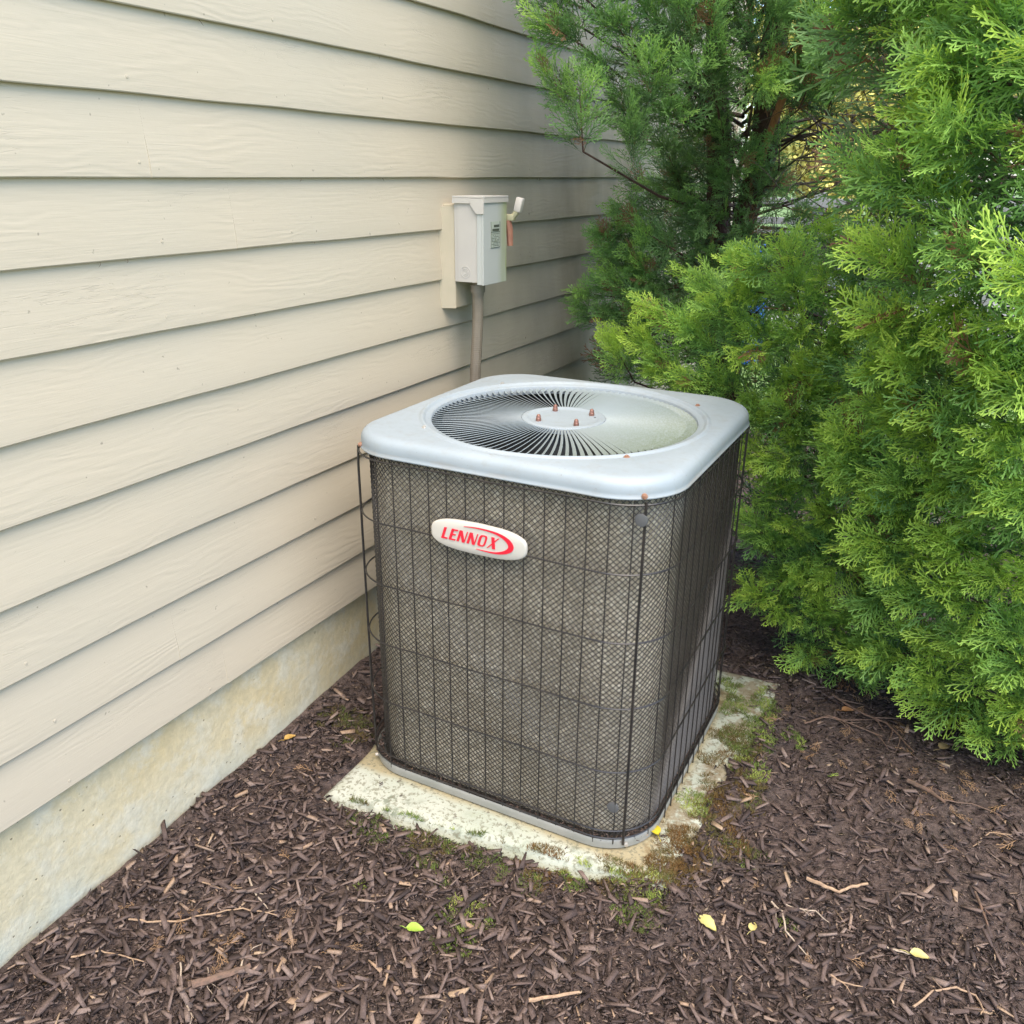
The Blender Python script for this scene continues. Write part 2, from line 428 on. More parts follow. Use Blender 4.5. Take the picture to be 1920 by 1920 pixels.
# ------------------------------------------------------------------ house wall
wall = empty('house_wall', (0, 0, 0), 'beige painted lap siding house wall on a pale concrete foundation, left of the air conditioner', 'wall')
Z0, EXP = 1.6079, .1437
Y0, Y1 = -2.6, 5.6
joints = {-1: [1.237], 0: [1.2825+1.9], -2: [1.44, 3.9], -8: [1.134, 3.6], -4: [3.05], -5: [-.3], -6: [2.2], 1: [.2], -3: [-1.1], 2: [2.6], -7: [3.3]}
def siding_board(k, y0, y1):
    z0 = Z0+EXP*k+(.0116 if k == -9 else 0)
    H = EXP+.022; T = .0105
    prof = [(-.0125, -.0), (-.0015, -.0008), (0, .0012), (-.0006, .03), (-.0052, .075), (-.0105, EXP-.004), (-.0128, H), (-.021, H), (-.016, .06)]
    n = max(3, int((y1-y0)/.045)); V = []; F = []; m = len(prof)
    sd0 = random.randint(0, 999)
    for i in range(n+1):
        y = y0+(y1-y0)*i/n
        dz = float(vnoise(y, k*3.7, 5, sd0))*.0014; dx = float(vnoise(y, k*1.3, 2.2, sd0+1))*.0014
        for j, (px, pz) in enumerate(prof):
            V.append((px+dx*(1 if j in (1, 2, 3) else 0), y-y0, pz+(dz if j < 3 else 0)))
    for i in range(n):
        for j in range(m):
            F.append((i*m+j, i*m+(j+1) % m, (i+1)*m+(j+1) % m, (i+1)*m+j))
    F.append(tuple(range(m))); F.append(tuple(reversed(range(n*m, n*m+m))))
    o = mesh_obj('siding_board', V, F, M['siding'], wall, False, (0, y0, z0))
    o.data.polygons.foreach_set('use_smooth', [len(p.vertices) == 4 for p in o.data.polygons])
    o.data.set_sharp_from_angle(angle=radians(18))
for k in range(-9, 13):
    js = [Y0]+sorted(joints.get(k, [random.uniform(-1.5, 4.6)]))+[Y1]
    for i in range(len(js)-1):
        siding_board(k, js[i]+(.00003 if i else 0), js[i+1]-.00003*(i < len(js)-2))
MB().box((-.30, Y0, .345), (-.030, Y1-.01, 3.6)).build('sheathing', M['dark'], wall)
fV = []; fF = []; ny2, nz2 = 220, 14
for i in range(ny2+1):
    for j in range(nz2+1):
        y = Y0+(Y1-Y0)*i/ny2; z = -.3+.642*j/nz2
        fV.append((-.0235+float(vnoise(y, z, 3, 21))*.003+float(vnoise(y, z, 13, 22))*.0012, y, z))
for i in range(ny2):
    for j in range(nz2): fF.append((i*(nz2+1)+j, (i+1)*(nz2+1)+j, (i+1)*(nz2+1)+j+1, i*(nz2+1)+j+1))
n0 = len(fV); fV += [(-.29, Y0, -.3), (-.29, Y0, .342), (-.29, Y1, -.3), (-.29, Y1, .342)]
e = ny2*(nz2+1)
fF += [(0, nz2, n0+1, n0), (e+nz2, e, n0+2, n0+3)]
mesh_obj('foundation', fV, fF, M['foundation'], wall, True)
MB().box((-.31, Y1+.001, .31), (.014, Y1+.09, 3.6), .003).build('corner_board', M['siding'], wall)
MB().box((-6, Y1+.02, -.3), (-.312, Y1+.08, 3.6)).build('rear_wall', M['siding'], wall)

nb = MB()
for k in range(-9, 8):
    for q in range(9):
        y = -.4+q*.406+random.uniform(-.02, .02); z = Z0+EXP*k+.026
        nb.lathe([(.0032, -.0016), (.0032, -.0001), (.0022, .0002), (.0003, .0001)], (-.0004, y, z), 8, axis='x')
nb.build('nail_heads', M['siding'], wall, True, 'stuff')
sk = MB()
for q in range(46):
    k = random.randint(-9, 5); y = random.uniform(.2, 3.0); z = Z0+EXP*k-.002; x = -.004
    L = random.uniform(.003, .010); a_ = random.uniform(-.9, .9)
    sk.tube([(x, y, z), (x+.002, y+L*.5*sin(a_), z-L*.5), (x+.001, y+L*sin(a_*1.6), z-L)], [.0006, .0005, .0002], 3)
sk.build('lap_debris', M['stick_brown'], wall, False, 'stuff')
# ------------------------------------------------------------------ concrete pad
def pad():
    n = 46; V = []; F = []
    P0, P1, P2, P3 = [np.array(p) for p in PADC]
    def top(u, v):
        p = (P0*(1-u)+P1*u)*(1-v)+(P3*(1-u)+P2*u)*v
        return p
    for i in range(n+1):
        for j in range(n+1):
            p = top(i/n, j/n); z = .0285+float(vnoise(p[0], p[1], 18, 31))*.0012
            edge = min(i, n-i, j, n-j)
            if edge == 0:
                z -= .010
            V.append((p[0]+float(vnoise(p[0], p[1], 15, 33))*.004*(edge == 0), p[1]+float(vnoise(p[0], p[1], 15, 34))*.004*(edge == 0), z))
    for i in range(n):
        for j in range(n): F.append((i*(n+1)+j, (i+1)*(n+1)+j, (i+1)*(n+1)+j+1, i*(n+1)+j+1))
    b = [i*(n+1) for i in range(n+1)]+[n*(n+1)+j for j in range(1, n+1)]+[i*(n+1)+n for i in range(n-1, -1, -1)]+[j for j in range(n-1, 0, -1)]
    s = len(V)
    for q in b: V.append((V[q][0], V[q][1], -.06))
    m = len(b)
    for k in range(m): F.append((b[k], s+k, s+(k+1) % m, b[(k+1) % m]))
    F.append(tuple(range(s, s+m)))
    o = mesh_obj('concrete_pad', V, F, M['pad'], None, True)
    tag(o, 'weathered whitish concrete slab with moss and stains under the air conditioner', 'concrete pad')
pad()

# ------------------------------------------------------------------ air conditioner
CX, CY = .5949, 1.8615
ac = empty('air_conditioner', (CX, CY, .03), 'square air conditioner with grey lid and black wire cage on a concrete slab', 'air conditioner')
ac_z = .03
def rsq(half, r, n=8, off=0):
    """closed rounded-square outline, corner arcs of n segments, counter-clockwise from the front left"""
    pts = []
    for cxs, cys, a0 in ((-1, -1, 180), (1, -1, 270), (1, 1, 0), (-1, 1, 90)):
        for k in range(n+1):
            t = radians(a0+90*k/n); pts.append(((half-r)*cxs+r*cos(t), (half-r)*cys+r*sin(t)))
    return pts
def rsq_dir(th, half, r):
    c, s = cos(th), sin(th); t = half/max(abs(c), abs(s)); x, y = c*t, s*t; k = half-r
    if abs(x) > k and abs(y) > k:
        ox, oy = math.copysign(k, x), math.copysign(k, y)
        bq = c*ox+s*oy; cc = ox*ox+oy*oy-r*r; t = bq+math.sqrt(max(0, bq*bq-cc)); x, y = c*t, s*t
    return x, y
def loft(rings, closed_top=None):
    m = len(rings[0]); V = [p for r in rings for p in r]; F = []
    for i in range(len(rings)-1):
        for k in range(m): F.append((i*m+k, i*m+(k+1) % m, (i+1)*m+(k+1) % m, (i+1)*m+k))
    return V, F
def part(name, V, F, m, parent=None, smooth=True, kind=None, sharp=45):
    """geometry in unit coordinates (origin at unit centre, world z)"""
    V = [(v[0], v[1], v[2]-ac_z) for v in V]
    o = mesh_obj(name, V, F, m, parent or ac, smooth, None, kind)
    if smooth: o.data.set_sharp_from_angle(angle=radians(sharp))
    return o
ZC, ZT = .889, .930
# lid: top plate with a round opening, rolled shoulder, lip
TH = [2*pi*(k+.5)/160 for k in range(160)]
HC, RC = .3905, .142
def sq_ring(o_, z): return [(*rsq_dir(t, HC-o_, max(.012, RC-o_)), z) for t in TH]
def ci_ring(r, z, dx=0, dy=0): return [(r*cos(t)+dx, r*sin(t)+dy, z) for t in TH]
def mixr(a, b, f): return [tuple(p*(1-f)+q*f for p, q in zip(x, y)) for x, y in zip(a, b)]
inner = ci_ring(.3585, ZT+.0005); outr = sq_ring(.046, ZT)
rings = [ci_ring(.321, ZT-.026), ci_ring(.3215, ZT-.006), ci_ring(.3235, ZT-.0035), ci_ring(.334, ZT-.0032), ci_ring(.3375, ZT-.001), ci_ring(.340, ZT+.0032), ci_ring(.3435, ZT+.0040), ci_ring(.347, ZT+.0032), ci_ring(.350, ZT+.0006), ci_ring(.353, ZT-.0008), inner]
inner2 = inner
# corners of the top plate fan out from the circle to the square
outr_safe = [(max(abs(math.hypot(x, y)), 0), x, y, z) for x, y, z in outr]
outr = [(x, y, z) if h > .362 else (x/h*.362, y/h*.362, z) for h, x, y, z in outr_safe]
rings += [mixr(inner, outr, .5), outr]
for o_, z in ((.034, ZT-.0001), (.022, ZT-.0006), (.015, ZT-.0022), (.0092, ZT-.0052), (.0048, ZT-.0098), (.0018, ZT-.0160), (.0004, ZT-.024), (.0, ZT-.030), (.0, ZC+.006), (-.002, ZC+.003), (-.0028, ZC+.001), (-.0015, ZC-.001), (.004, ZC-.0012), (.006, ZC+.004), (.02, ZC+.02)):
    rr = sq_ring(o_, z); rings.append(rr)
V, F = loft(rings); F = [tuple(reversed(f)) for f in F]
lid = part('top_cover', V, F, M['cover'], sharp=60)
# fan guard
HUBR = .104
hub = MB().lathe([(.0, ZT-.020), (HUBR, ZT-.020), (HUBR, ZT-.010), (HUBR-.002, ZT-.0065), (HUBR-.010, ZT-.0045), (HUBR-.016, ZT-.005), (HUBR-.020, ZT-.0075), (HUBR-.026, ZT-.0085), (.04, ZT-.0082), (.001, ZT-.008)], (0, 0, 0), 64)
hubo = part('guard_hub', hub.V, hub.F, M['cover'])
NV = 106
vane_mesh = None
for k in range(NV):
    th = 2*pi*k/NV
    if vane_mesh is None:
        V = []; F = []; R = np.linspace(.1035, .3225, 9)
        for i, r in enumerate(R):
            f = (r-.1035)/(.3225-.1035)
            wd = .0040+.0064*f; tilt = radians(35)
            sw = .004*sin(pi*f)-(.012*max(0, (f-.86)/.14)**1.5)     # slight sweep, turned out at the rim
            th0 = .00055
            d = np.array([-cos(tilt), -sin(tilt)])      # (tangent clockwise is -y here), z
            nrm = np.array([-sin(tilt), cos(tilt)])
            c0 = np.array([sw, ZT-.0085-.0045*(f)])
            for s_ in (-1, 1):
                for t_ in (-1, 1):
                    q = c0+d*wd*s_*.5*(1 if True else 0)+nrm*th0*t_
                    V.append((r, q[0], q[1]-ac_z))
        for i in range(8):
            a_ = i*4; b_ = a_+4
            for p, q in ((0, 1), (1, 3), (3, 2), (2, 0)): F.append((a_+p, b_+p, b_+q, a_+q))
        F += [(0, 1, 3, 2), (32, 34, 35, 33)]
        o = mesh_obj('guard_vane', V, F, M['vane'], ac); vane_mesh = o.data
        o.rotation_euler = (0, 0, th)
    else:
        o = bpy.data.objects.new('guard_vane', vane_mesh); link(o, ac); o.rotation_euler = (0, 0, th)
# acorn nuts and slots on the hub
for (x, y) in ((-.041, -.056), (-.045, .048), (.052, .052), (.056, -.052)):
    m_ = MB().lathe([(.0001, ZT-.008), (.0066, ZT-.008), (.0066, ZT-.0015), (.0058, ZT-.0005), (.0056, ZT+.003), (.0046, ZT+.0065), (.0024, ZT+.0088), (.0004, ZT+.0093)], (x, y, 0), 12)
    part('acorn_nut', m_.V, m_.F, M['rust2'], sharp=35)
    m_ = MB().lathe([(.0002, ZT-.0086), (.0105, ZT-.0086), (.0105, ZT-.0078), (.0002, ZT-.0077)], (x+.001, y-.0008, 0), 14)
    part('washer', m_.V, m_.F, M['cover'])
for (x, y) in ((-.058, -.068), (.066, .040), (.058, -.067)):
    m_ = MB().lathe([(.0002, ZT-.0090), (.0032, ZT-.0090), (.0032, ZT-.0079), (.0002, ZT-.0078)], (x, y, 0), 10)
    part('drain_hole', m_.V, m_.F, M['dark'])
# screws on the lid
for (x, y, z, mm) in ((-.233, -.262, ZT, 'zinc'), (-.285, .215, ZT, 'zinc'), (.262, .245, ZT, 'rust'), (.255, -.246, ZT, 'rust')):
    m_ = MB().lathe([(.0001, z-.002), (.0068, z-.002), (.0068, z+.0012), (.0042, z+.0016), (.004, z+.0042), (.0005, z+.0052)], (x, y, 0), 12)
    part('lid_screw', m_.V, m_.F, M[mm], sharp=35)
for ang in (225, 313):
    x, y = rsq_dir(radians(ang), HC+.001, RC)
    d = Vector((x-math.copysign(HC-RC, x), y-math.copysign(HC-RC, y), 0)).normalized()
    m_ = MB().tube([Vector((x, y, ZC+.0065))+d*t for t in (-.002, .0025, .003, .006, .0065)], [.0062, .0062, .0042, .0042, .002], 10)
    part('lid_screw', m_.V, m_.F, M['rust'], sharp=35)
# coil and inside
cr = rsq(.3655, .130, 10)
V = []; F = []; nz = 60
for j in range(nz+1):
    z = .052+(.884-.052)*j/nz
    V += [(x, y, z) for x, y in cr]
m = len(cr)
for j in range(nz):
    for k in range(m): F.append((j*m+k, j*m+(k+1) % m, (j+1)*m+(k+1) % m, (j+1)*m+k))
part('condenser_coil', V, F, M['coil'], sharp=60)
cr2 = rsq(.345, .10, 6)
V = [(x, y, .06) for x, y in cr2]+[(x, y, .90) for x, y in cr2]; m = len(cr2)
F = [(k, m+k, m+(k+1) % m, (k+1) % m) for k in range(m)]+[tuple(range(m))]
part('inner_shroud', V, F, M['dark'], smooth=False)
fm = MB().lathe([(.06, .74), (.085, .75), (.085, .90), (.06, .91), (.001, .912)], (0, 0, 0), 24); part('fan_motor', fm.V, fm.F, M['dark'])
for k in range(3):
    V = []; 
    for i in range(7):
        f = i/6; r = .08+.215*f
        for s_ in (-1, 1):
            a_ = 2*pi*k/3+s_*(.42-.06*f); V.append((r*cos(a_), r*sin(a_), .80+s_*.035))
            V.append((r*cos(a_), r*sin(a_), .803+s_*.035))
    F = []
    for i in range(6):
        q = i*4; F += [(q, q+2, q+6, q+4), (q+1, q+5, q+7, q+3), (q, q+4, q+5, q+1), (q+2, q+3, q+7, q+6)]
    part('fan_blade', V, F, M['fan'])
# base pan
def pan():
    h, r = .3907, .135
    rs = []
    for o_, z in ((.004, .0305), (.0, .033), (-.0015, .047), (-.0015, .0555), (.0, .0575), (.0018, .0555), (.003, .042)):
        rs.append([(x, y, z) for x, y in rsq(h-o_, r-o_, 10)])
    V, F = loft(rs); part('base_pan', V, F, M['pan'])
    V = [(x, y, .0425) for x, y in rsq(h-.0025, r-.0025, 10)]
    V2 = [(x, y, .0315) for x, y in rsq(h-.0045, r-.004, 10)]
    m = len(V)
    part('pan_floor', V+V2, [tuple(range(m)), tuple(reversed(range(m, 2*m)))]+[(k, m+k, m+(k+1) % m, (k+1) % m) for k in range(m)], M['pan_in'], smooth=False)
pan()
for ang in (226, 314):
    x, y = rsq_dir(radians(ang), .3922, .128)
    d = Vector((x-math.copysign(.263, x), y-math.copysign(.263, y), 0)).normalized()
    m_ = MB().tube([Vector((x, y, .046))+d*t for t in (-.002, .002, .0025, .005, .0055)], [.0055, .0055, .004, .004, .002], 10)
    part('pan_screw', m_.V, m_.F, M['zinc'], sharp=35)
# diamond mesh guard
def netting():
    path = rsq(.3765, .140, 7)+[rsq(.3765, .140, 7)[0]]
    path = [Vector((x, y, 0)) for x, y in path]
    cum = [0]
    for i in range(1, len(path)): cum.append(cum[-1]+(path[i]-path[i-1]).length)
    L = cum[-1]; cum = np.array(cum)
    def at(s):
        s = s % L; i = int(np.searchsorted(cum, s, 'right'))-1; i = min(i, len(path)-2)
        f = (s-cum[i])/(cum[i+1]-cum[i]); return path[i].lerp(path[i+1], f)
    z0, z1 = .05, .886; n = 206; slope = .96
    b = MB(); verts_s = list(cum[:-1])
    for sg in (1, -1):
        for i in range(n):
            s0 = L*i/n; span = (z1-z0)/slope
            ss = [0.0, span]
            for c in verts_s:
                t = ((c-s0)*sg) % L
                if t < span: ss.append(t)
            ss = sorted(ss); ss = [t for q, t in enumerate(ss) if q == 0 or t-ss[q-1] > .002]
            pts = []
            for t in ss:
                p = at(s0+sg*t); rr = 1+(.0016 if sg > 0 else 0)
                pts.append((p.x*rr, p.y*rr, z0+t*slope))
            b.tube(pts, .00115, 3, caps=False)
    part('mesh_guard', b.V, b.F, M['net'], smooth=False, kind='stuff')
netting()
# wire cage
def cage():
    path = rsq(.3905, .130, 12)
    P = [Vector((x, y, 0)) for x, y in path]; P.append(P[0]); cum = [0]
    for i in range(1, len(P)): cum.append(cum[-1]+(P[i]-P[i-1]).length)
    L = cum[-1]; cum = np.array(cum)
    def at(s):
        s = s % L; i = min(int(np.searchsorted(cum, s, 'right'))-1, len(P)-2)
        return P[i].lerp(P[i+1], (s-cum[i])/(cum[i+1]-cum[i]))
    # start so that one wire lands at x=.343 on the front face
    s_start = cum[12]+(.343-CX+(.3905-.115))
    n = int(round(L/.0466)); step = L/n
    for k in range(n):
        p = at(s_start+k*step)
        if k == 13: p = Vector((*rsq_dir(radians(313.2), .3905, .130), 0))
        s_ = (s_start+k*step) % L
        j = [random.uniform(-.0012, .0012) for _ in range(4)]
        thick = k == 13
        nr = p.normalized()
        R = .0030 if thick else .0015
        if p.x < -.325: continue
        off = .0035 if thick else .0
        zb = .047
        if p.x > .38 and p.y > -.22 and p.y < .12: zb = .030; off = .0035
        q = p+nr*off
        b = MB().tube([(q.x, q.y, zb), (q.x+j[0], q.y+j[1], .33), (q.x+j[2], q.y+j[3], .62), (q.x, q.y, .8895 if not thick else .886)], R, 6)
        part('cage_wire', b.V, b.F, M['wire'], smooth=True)
    for z in (.879, .729, .572, .412, .247, .085, .064):
        b = MB(); jj = random.uniform(0, 9)
        pts = []
        for i in range(len(path)):
            x, y = path[i]; nr = Vector((x, y, 0)).normalized()
            pts.append((x+nr.x*.0012, y+nr.y*.0012, z))
        # subdivide the straights so the hoops can wander a little
        full = []
        for i in range(len(pts)):
            a_ = Vector(pts[i]); b_ = Vector(pts[(i+1) % len(pts)]); full.append(a_)
            if (b_-a_).length > .1:
                for t in range(1, 7):
                    q = a_.lerp(b_, t/7); q.z += .0012*sin(jj+t*1.7); full.append(q)
        b.tube(full, .0022, 5, closed=True)
        part('cage_hoop', b.V, b.F, M['wire'], smooth=True)
    # stand-off stay at the front left corner
    a_ = radians(222); x, y = rsq_dir(a_, .3905, .130); nr = Vector((cos(radians(200)), sin(radians(200)), 0))
    q0 = Vector((x, y, 0))+nr*.0045; q1 = Vector((x, y, 0))+nr*.002
    b = MB().tube([(q1.x, q1.y, .886), (q0.x, q0.y, .84), (q0.x, q0.y, .3), (q1.x, q1.y, .05)], .0030, 6)
    part('cage_stay', b.V, b.F, M['wire'])
cage()
# two round plastic buttons behind the cage near the front right corner
for (x, y, z) in ((.336, -.369, .848), (.316, -.3745, .148)):
    m_ = MB().tube([(x, y+.004, z), (x, y-.001, z), (x, y-.0016, z)], [.0135, .0135, .011], 16)
    part('round_button', m_.V, m_.F, M['fan'])
# badge with its lettering
def badge():
    yb = -.3955; W2, H2 = .1175, .0365; n = 48
    cx = .5785-CX; cz = .7455
    out = []
    for k in range(n):
        t = 2*pi*k/n; c, s = cos(t), sin(t)
        x = W2*math.copysign(abs(c)**.42, c); z = H2*math.copysign(abs(s)**.62, s)
        z *= (1-.20*(x/W2)**2); out.append((x, z))
    rs = []
    for sc_, y in ((.97, yb+.006), (1., yb+.004), (1., yb-.001), (.985, yb-.0028), (.95, yb-.0038), (.6, yb-.0042), (.05, yb-.0043)):
        rs.append([(cx+x*sc_, y, cz+z*(sc_ if sc_ > .9 else sc_)) for x, z in out])
    V, F = loft(rs); F.append(tuple(range(len(V)-n, len(V))))
    plate = part('badge', V, F, M['badge'], sharp=50)
    ys = yb-.0050
    # photographed letter positions as fractions along and across the plate
    def P(u, v): return (cx-W2+u*2*W2, cz+v*2*H2)
    def poly(name, pts2, quads):
        V = []; F = []; m = len(pts2)
        V = [(x, ys-.0009, z-ac_z) for x, z in pts2]+[(x, ys+.0012, z-ac_z) for x, z in pts2]
        F = [tuple(q) for q in quads]
        edge = {}
        for q in quads:
            for a_, b_ in zip(q, list(q[1:])+[q[0]]):
                edge[(a_, b_)] = 1
        for (a_, b_) in list(edge):
            if (b_, a_) not in edge: F.append((b_, a_, a_+m, b_+m))
        mesh_obj(name, V, F, M['red'], ac)
    hgt = .365
    def T(u0, w_, a_, b_):
        return P(u0+w_*a_+.038*b_, (b_-.5)*hgt+.012)
    def letter(polys):
        V = []; F = []
        for i, p in enumerate(polys):
            y = ys-.0004*i; n0 = len(V); m = len(p)
            V += [(x, y-.0008, z-ac_z) for x, z in p]+[(x, y+.0012, z-ac_z) for x, z in p]
            F.append(tuple(range(n0, n0+m)))
            F += [(n0+(k+1) % m, n0+k, n0+m+k, n0+m+(k+1) % m) for k in range(m)]
        mesh_obj('letter', V, F, M['red'], ac)
    for ch, u0, w_ in (('L', .118, .066), ('E', .199, .070), ('N', .284, .090), ('N', .391, .090), ('O', .498, .090), ('X', .603, .094)):
        t = lambda *ps: [T(u0, w_, *p) for p in ps]
        if ch == 'L': letter([t((0, 0), (.40, 0), (.40, 1), (0, 1)), t((.1, 0), (1, 0), (1, .12), (.1, .12))])
        elif ch == 'E': letter([t((0, 0), (.38, 0), (.38, 1), (0, 1)), t((.1, 0), (1, 0), (1, .11), (.1, .11)), t((.1, .46), (.85, .46), (.85, .56), (.1, .56)), t((.1, .89), (1, .89), (1, 1), (.1, 1))])
        elif ch == 'N': letter([t((0, 0), (.27, 0), (.27, 1), (0, 1)), t((.66, 0), (.96, 0), (.34, 1), (.04, 1)), t((.86, 0), (.96, 0), (.98, 1), (.88, 1))])
        elif ch == 'X': letter([t((0, 0), (.16, 0), (1, 1), (.84, 1)), t((.60, 0), (.92, 0), (.46, 1), (.14, 1))])
        else:
            N_ = 20; ring = []
            for sx_, sz_, cx_ in ((.46, .5, .46), (.22, .40, .50)):
                for k in range(N_):
                    q = 2*pi*k/N_; c, s_ = cos(q), sin(q)
                    ring.append(T(u0, w_, cx_+sx_*math.copysign(abs(c)**.45, c), .5+sz_*math.copysign(abs(s_)**.6, s_)))
            poly('letter', ring, [(k, (k+1) % N_, N_+(k+1) % N_, N_+k) for k in range(N_)])
    sw = [(730, 405, 4), (900, 425, 14), (1060, 460, 20), (1200, 505, 30), (1310, 565, 45), (1390, 640, 65), (1420, 715, 80), (1395, 765, 68), (1320, 802, 45), (1200, 814, 25), (1050, 790, 13), (910, 755, 3)]
    pts = [Vector(P((x-210)/1420, -((y-470)-.204*(x-210))/495)) for x, y, _ in sw]
    # densify
    def cr_(p0, p1, p2, p3, t): return .5*((2*p1)+(-p0+p2)*t+(2*p0-5*p1+4*p2-p3)*t*t+(-p0+3*p1-3*p2+p3)*t**3)
    dp = []; dw = []
    for i in range(len(pts)-1):
        p0 = pts[max(0, i-1)]; p3 = pts[min(len(pts)-1, i+2)]
        for t in (0, .33, .66):
            dp.append(cr_(p0, pts[i], pts[i+1], p3, t)); dw.append(sw[i][2]*(1-t)+sw[i+1][2]*t)
    dp.append(pts[-1]); dw.append(sw[-1][2])
    A = []; B_ = []
    for i, p in enumerate(dp):
        d = (dp[min(i+1, len(dp)-1)]-dp[max(i-1, 0)]).normalized(); nn = Vector((-d.y, d.x))*dw[i]/1420*W2*.95
        A.append(p+nn); B_.append(p-nn)
    pts2 = [tuple(p) for p in A]+[tuple(p) for p in B_]; m = len(A)
    poly('swoosh', pts2, [(i, i+1, m+i+1, m+i) for i in range(m-1)])
badge()

# ------------------------------------------------------------------ electrical disconnect on the wall
db = empty('mounting_block', (0, 0, 0), 'beige wooden mounting block on the siding behind the grey disconnect box', 'mounting block')
b = MB().box((-.014, 2.285, 1.092), (.036, 2.44, 1.392), .003); b.build('block_body', M['block'], db)
# bevelled trim filling the laps on the left side
V = [(-.012, 2.263, 1.092), (.036, 2.2845, 1.092), (-.012, 2.2845, 1.092), (-.012, 2.268, 1.385), (.036, 2.2845, 1.385), (-.012, 2.2845, 1.385)]
mesh_obj('side_trim', V, [(0, 2, 1), (3, 4, 5), (0, 1, 4, 3), (1, 2, 5, 4), (2, 0, 3, 5)], M['block'], db)
dx = empty('disconnect_box', (0, 0, 0), 'light grey electrical box with side lever on the siding above the air conditioner', 'electrical box')
X0, X1, YA, YB_, ZA, ZB = .050, .139, 2.275, 2.418, 1.172, 1.413
b = MB(); b.box((X0-.013, YA+.006, ZA), (X1-.006, YB_-.004, ZB-.004), .0015); b.build('box_body', M['box'], dx)
b = MB(); b.box((X0-.0005, YA+.0035, ZA+.001), (X1-.018, YA+.0058, ZB-.006)); b.build('side_panel', M['box'], dx)
b = MB(); b.box((X1-.0058, YA, ZA-.006), (X1, YB_, ZB-.003), .001); b.box((X1-.022, YA, ZA-.005), (X1-.0062, YA+.003, ZB-.004), .0008)
b.build('front_cover', M['boxfront'], dx)
b = MB(); b.box((X0-.014, YA-.003, ZB-.003), (X1+.004, YB_+.003, ZB+.002), .001)
b.box((X1+.0005, YA-.003, ZB-.016), (X1+.004, YB_+.003, ZB-.0035)); b.box((X0-.014, YA-.003, ZB-.018), (X1-.040, YA+.0005, ZB-.0035))
b.build('rain_hood', M['box'], dx)
V = []
prof = [(X1-.041, ZB-.0038), (X1-.041, ZB-.022), (X1-.022, ZB-.046), (X1+.003, ZB-.046), (X1+.003, ZB-.0038)]
V = [(x, YA-.0045, z) for x, z in prof]+[(x, YA-.001, z) for x, z in prof]
mesh_obj('hood_flap', V, [(4, 3, 2, 1, 0), (5, 6, 7, 8, 9)]+[(k, (k+1) % 5, 5+(k+1) % 5, 5+k) for k in range(5)], M['box'], dx)
for r_ in (.016, .010, .0055):
    pts = [(X0+.0255+r_*cos(2*pi*k/24), YA+.003, 1.2015+r_*sin(2*pi*k/24)) for k in range(24)]
    MB().tube(pts, .0009, 5, closed=True).build('knockout_ring', M['box'], dx, True)
yl0, yl1, zl0, zl1 = 2.318, 2.374, 1.270, 1.344
lab = MB().box((X1+.0003, yl0, zl0), (X1+.0011, yl1, zl1)).build('label', M['label'], dx)
b = MB(); t = .0013; x0, x1 = X1+.0013, X1+.0018
b.box((x0, yl0, zl0), (x1, yl1, zl0+t)); b.box((x0, yl0, zl0+t+.0002), (x1, yl0+t, zl1)); b.box((x0, yl1-t, zl0+t+.0002), (x1, yl1, zl1)); b.box((x0, yl0+t+.0002, zl0+.044), (x1, yl1-t-.0002, zl0+.0455))
for row, z in enumerate((.0615, .0505)):
    y = yl0+.009 if row else yl0+.018
    while y < yl1-.006:
        w_ = random.uniform(.0022, .0045); b.box((x0, y, zl0+z-.0035), (x1, y+w_, zl0+z+.0035)); y += w_+.0012
for k in range(9):
    z = zl0+.006+k*.0042; y = yl0+.005
    while y < yl1-.008:
        w_ = random.uniform(.003, .009)
        if random.random() < .8: b.box((x0, y, z-.0006), (x1, min(y+w_, yl1-.004), z+.0006))
        y += w_+.002
b.build('label_print', M['ink'], lab)
# lever on the far side
lv = MB(); lv.tube([(.137, 2.432, 1.345), (.140, 2.436, 1.318), (.142, 2.437, 1.27)], [.010, .011, .009], 8); lv.build('lever_arm', M['copper'], dx, True)
lv = MB(); lv.box((.118, 2.424, 1.343), (.158, 2.444, 1.362), .003); lv.tube([(.150, 2.434, 1.352), (.166, 2.436, 1.370)], .009, 8); lv.build('lever_bracket', M['brass'], dx, True)
def oriented_box(name, c, ax, half, m, parent, bev=.003):
    b = MB().box((-half[0], -half[1], -half[2]), half, bev)
    o = b.build(name, m, parent, True); o.location = c; o.rotation_euler = ax; return o
oriented_box('lever_grip', (.172, 2.436, 1.389), (0, radians(14), 0), (.0115, .010, .021), M['knob'], dx, .004)
cd = empty('conduit', (.092, 2.322, 0), 'brown ribbed conduit running from the disconnect box down behind the air conditioner', 'conduit')
b = MB()
b.tube([(0, 0, 1.172), (0, 0, 1.162), (0, 0, 1.1618), (0, 0, 1.140), (0, 0, 1.1395), (0, 0, 1.128)], [.0185, .0185, .0225, .0225, .019, .018], 12)
b.build('conduit_fitting', M['conduit'], cd, True)
pts = []; rr = []
nn = 330
for i in range(nn+1):
    z = 1.135-.95*i/nn
    x = -.006*(i/nn)-.01*sin(pi*i/nn); y = .004*sin(i/20)
    pts.append((x, y, z)); rr.append(.0172 if i % 2 else .0168)
b = MB().tube(pts, rr, 12, caps=False); b.build('ribbed_hose', M['conduit'], cd, False)
b = MB().tube([(-.005, .004, .19), (.02, .0, .15), (.06, -.04, .14), (.11, -.10, .14)], .0142, 10); b.build('hose_end', M['conduit'], cd, True)

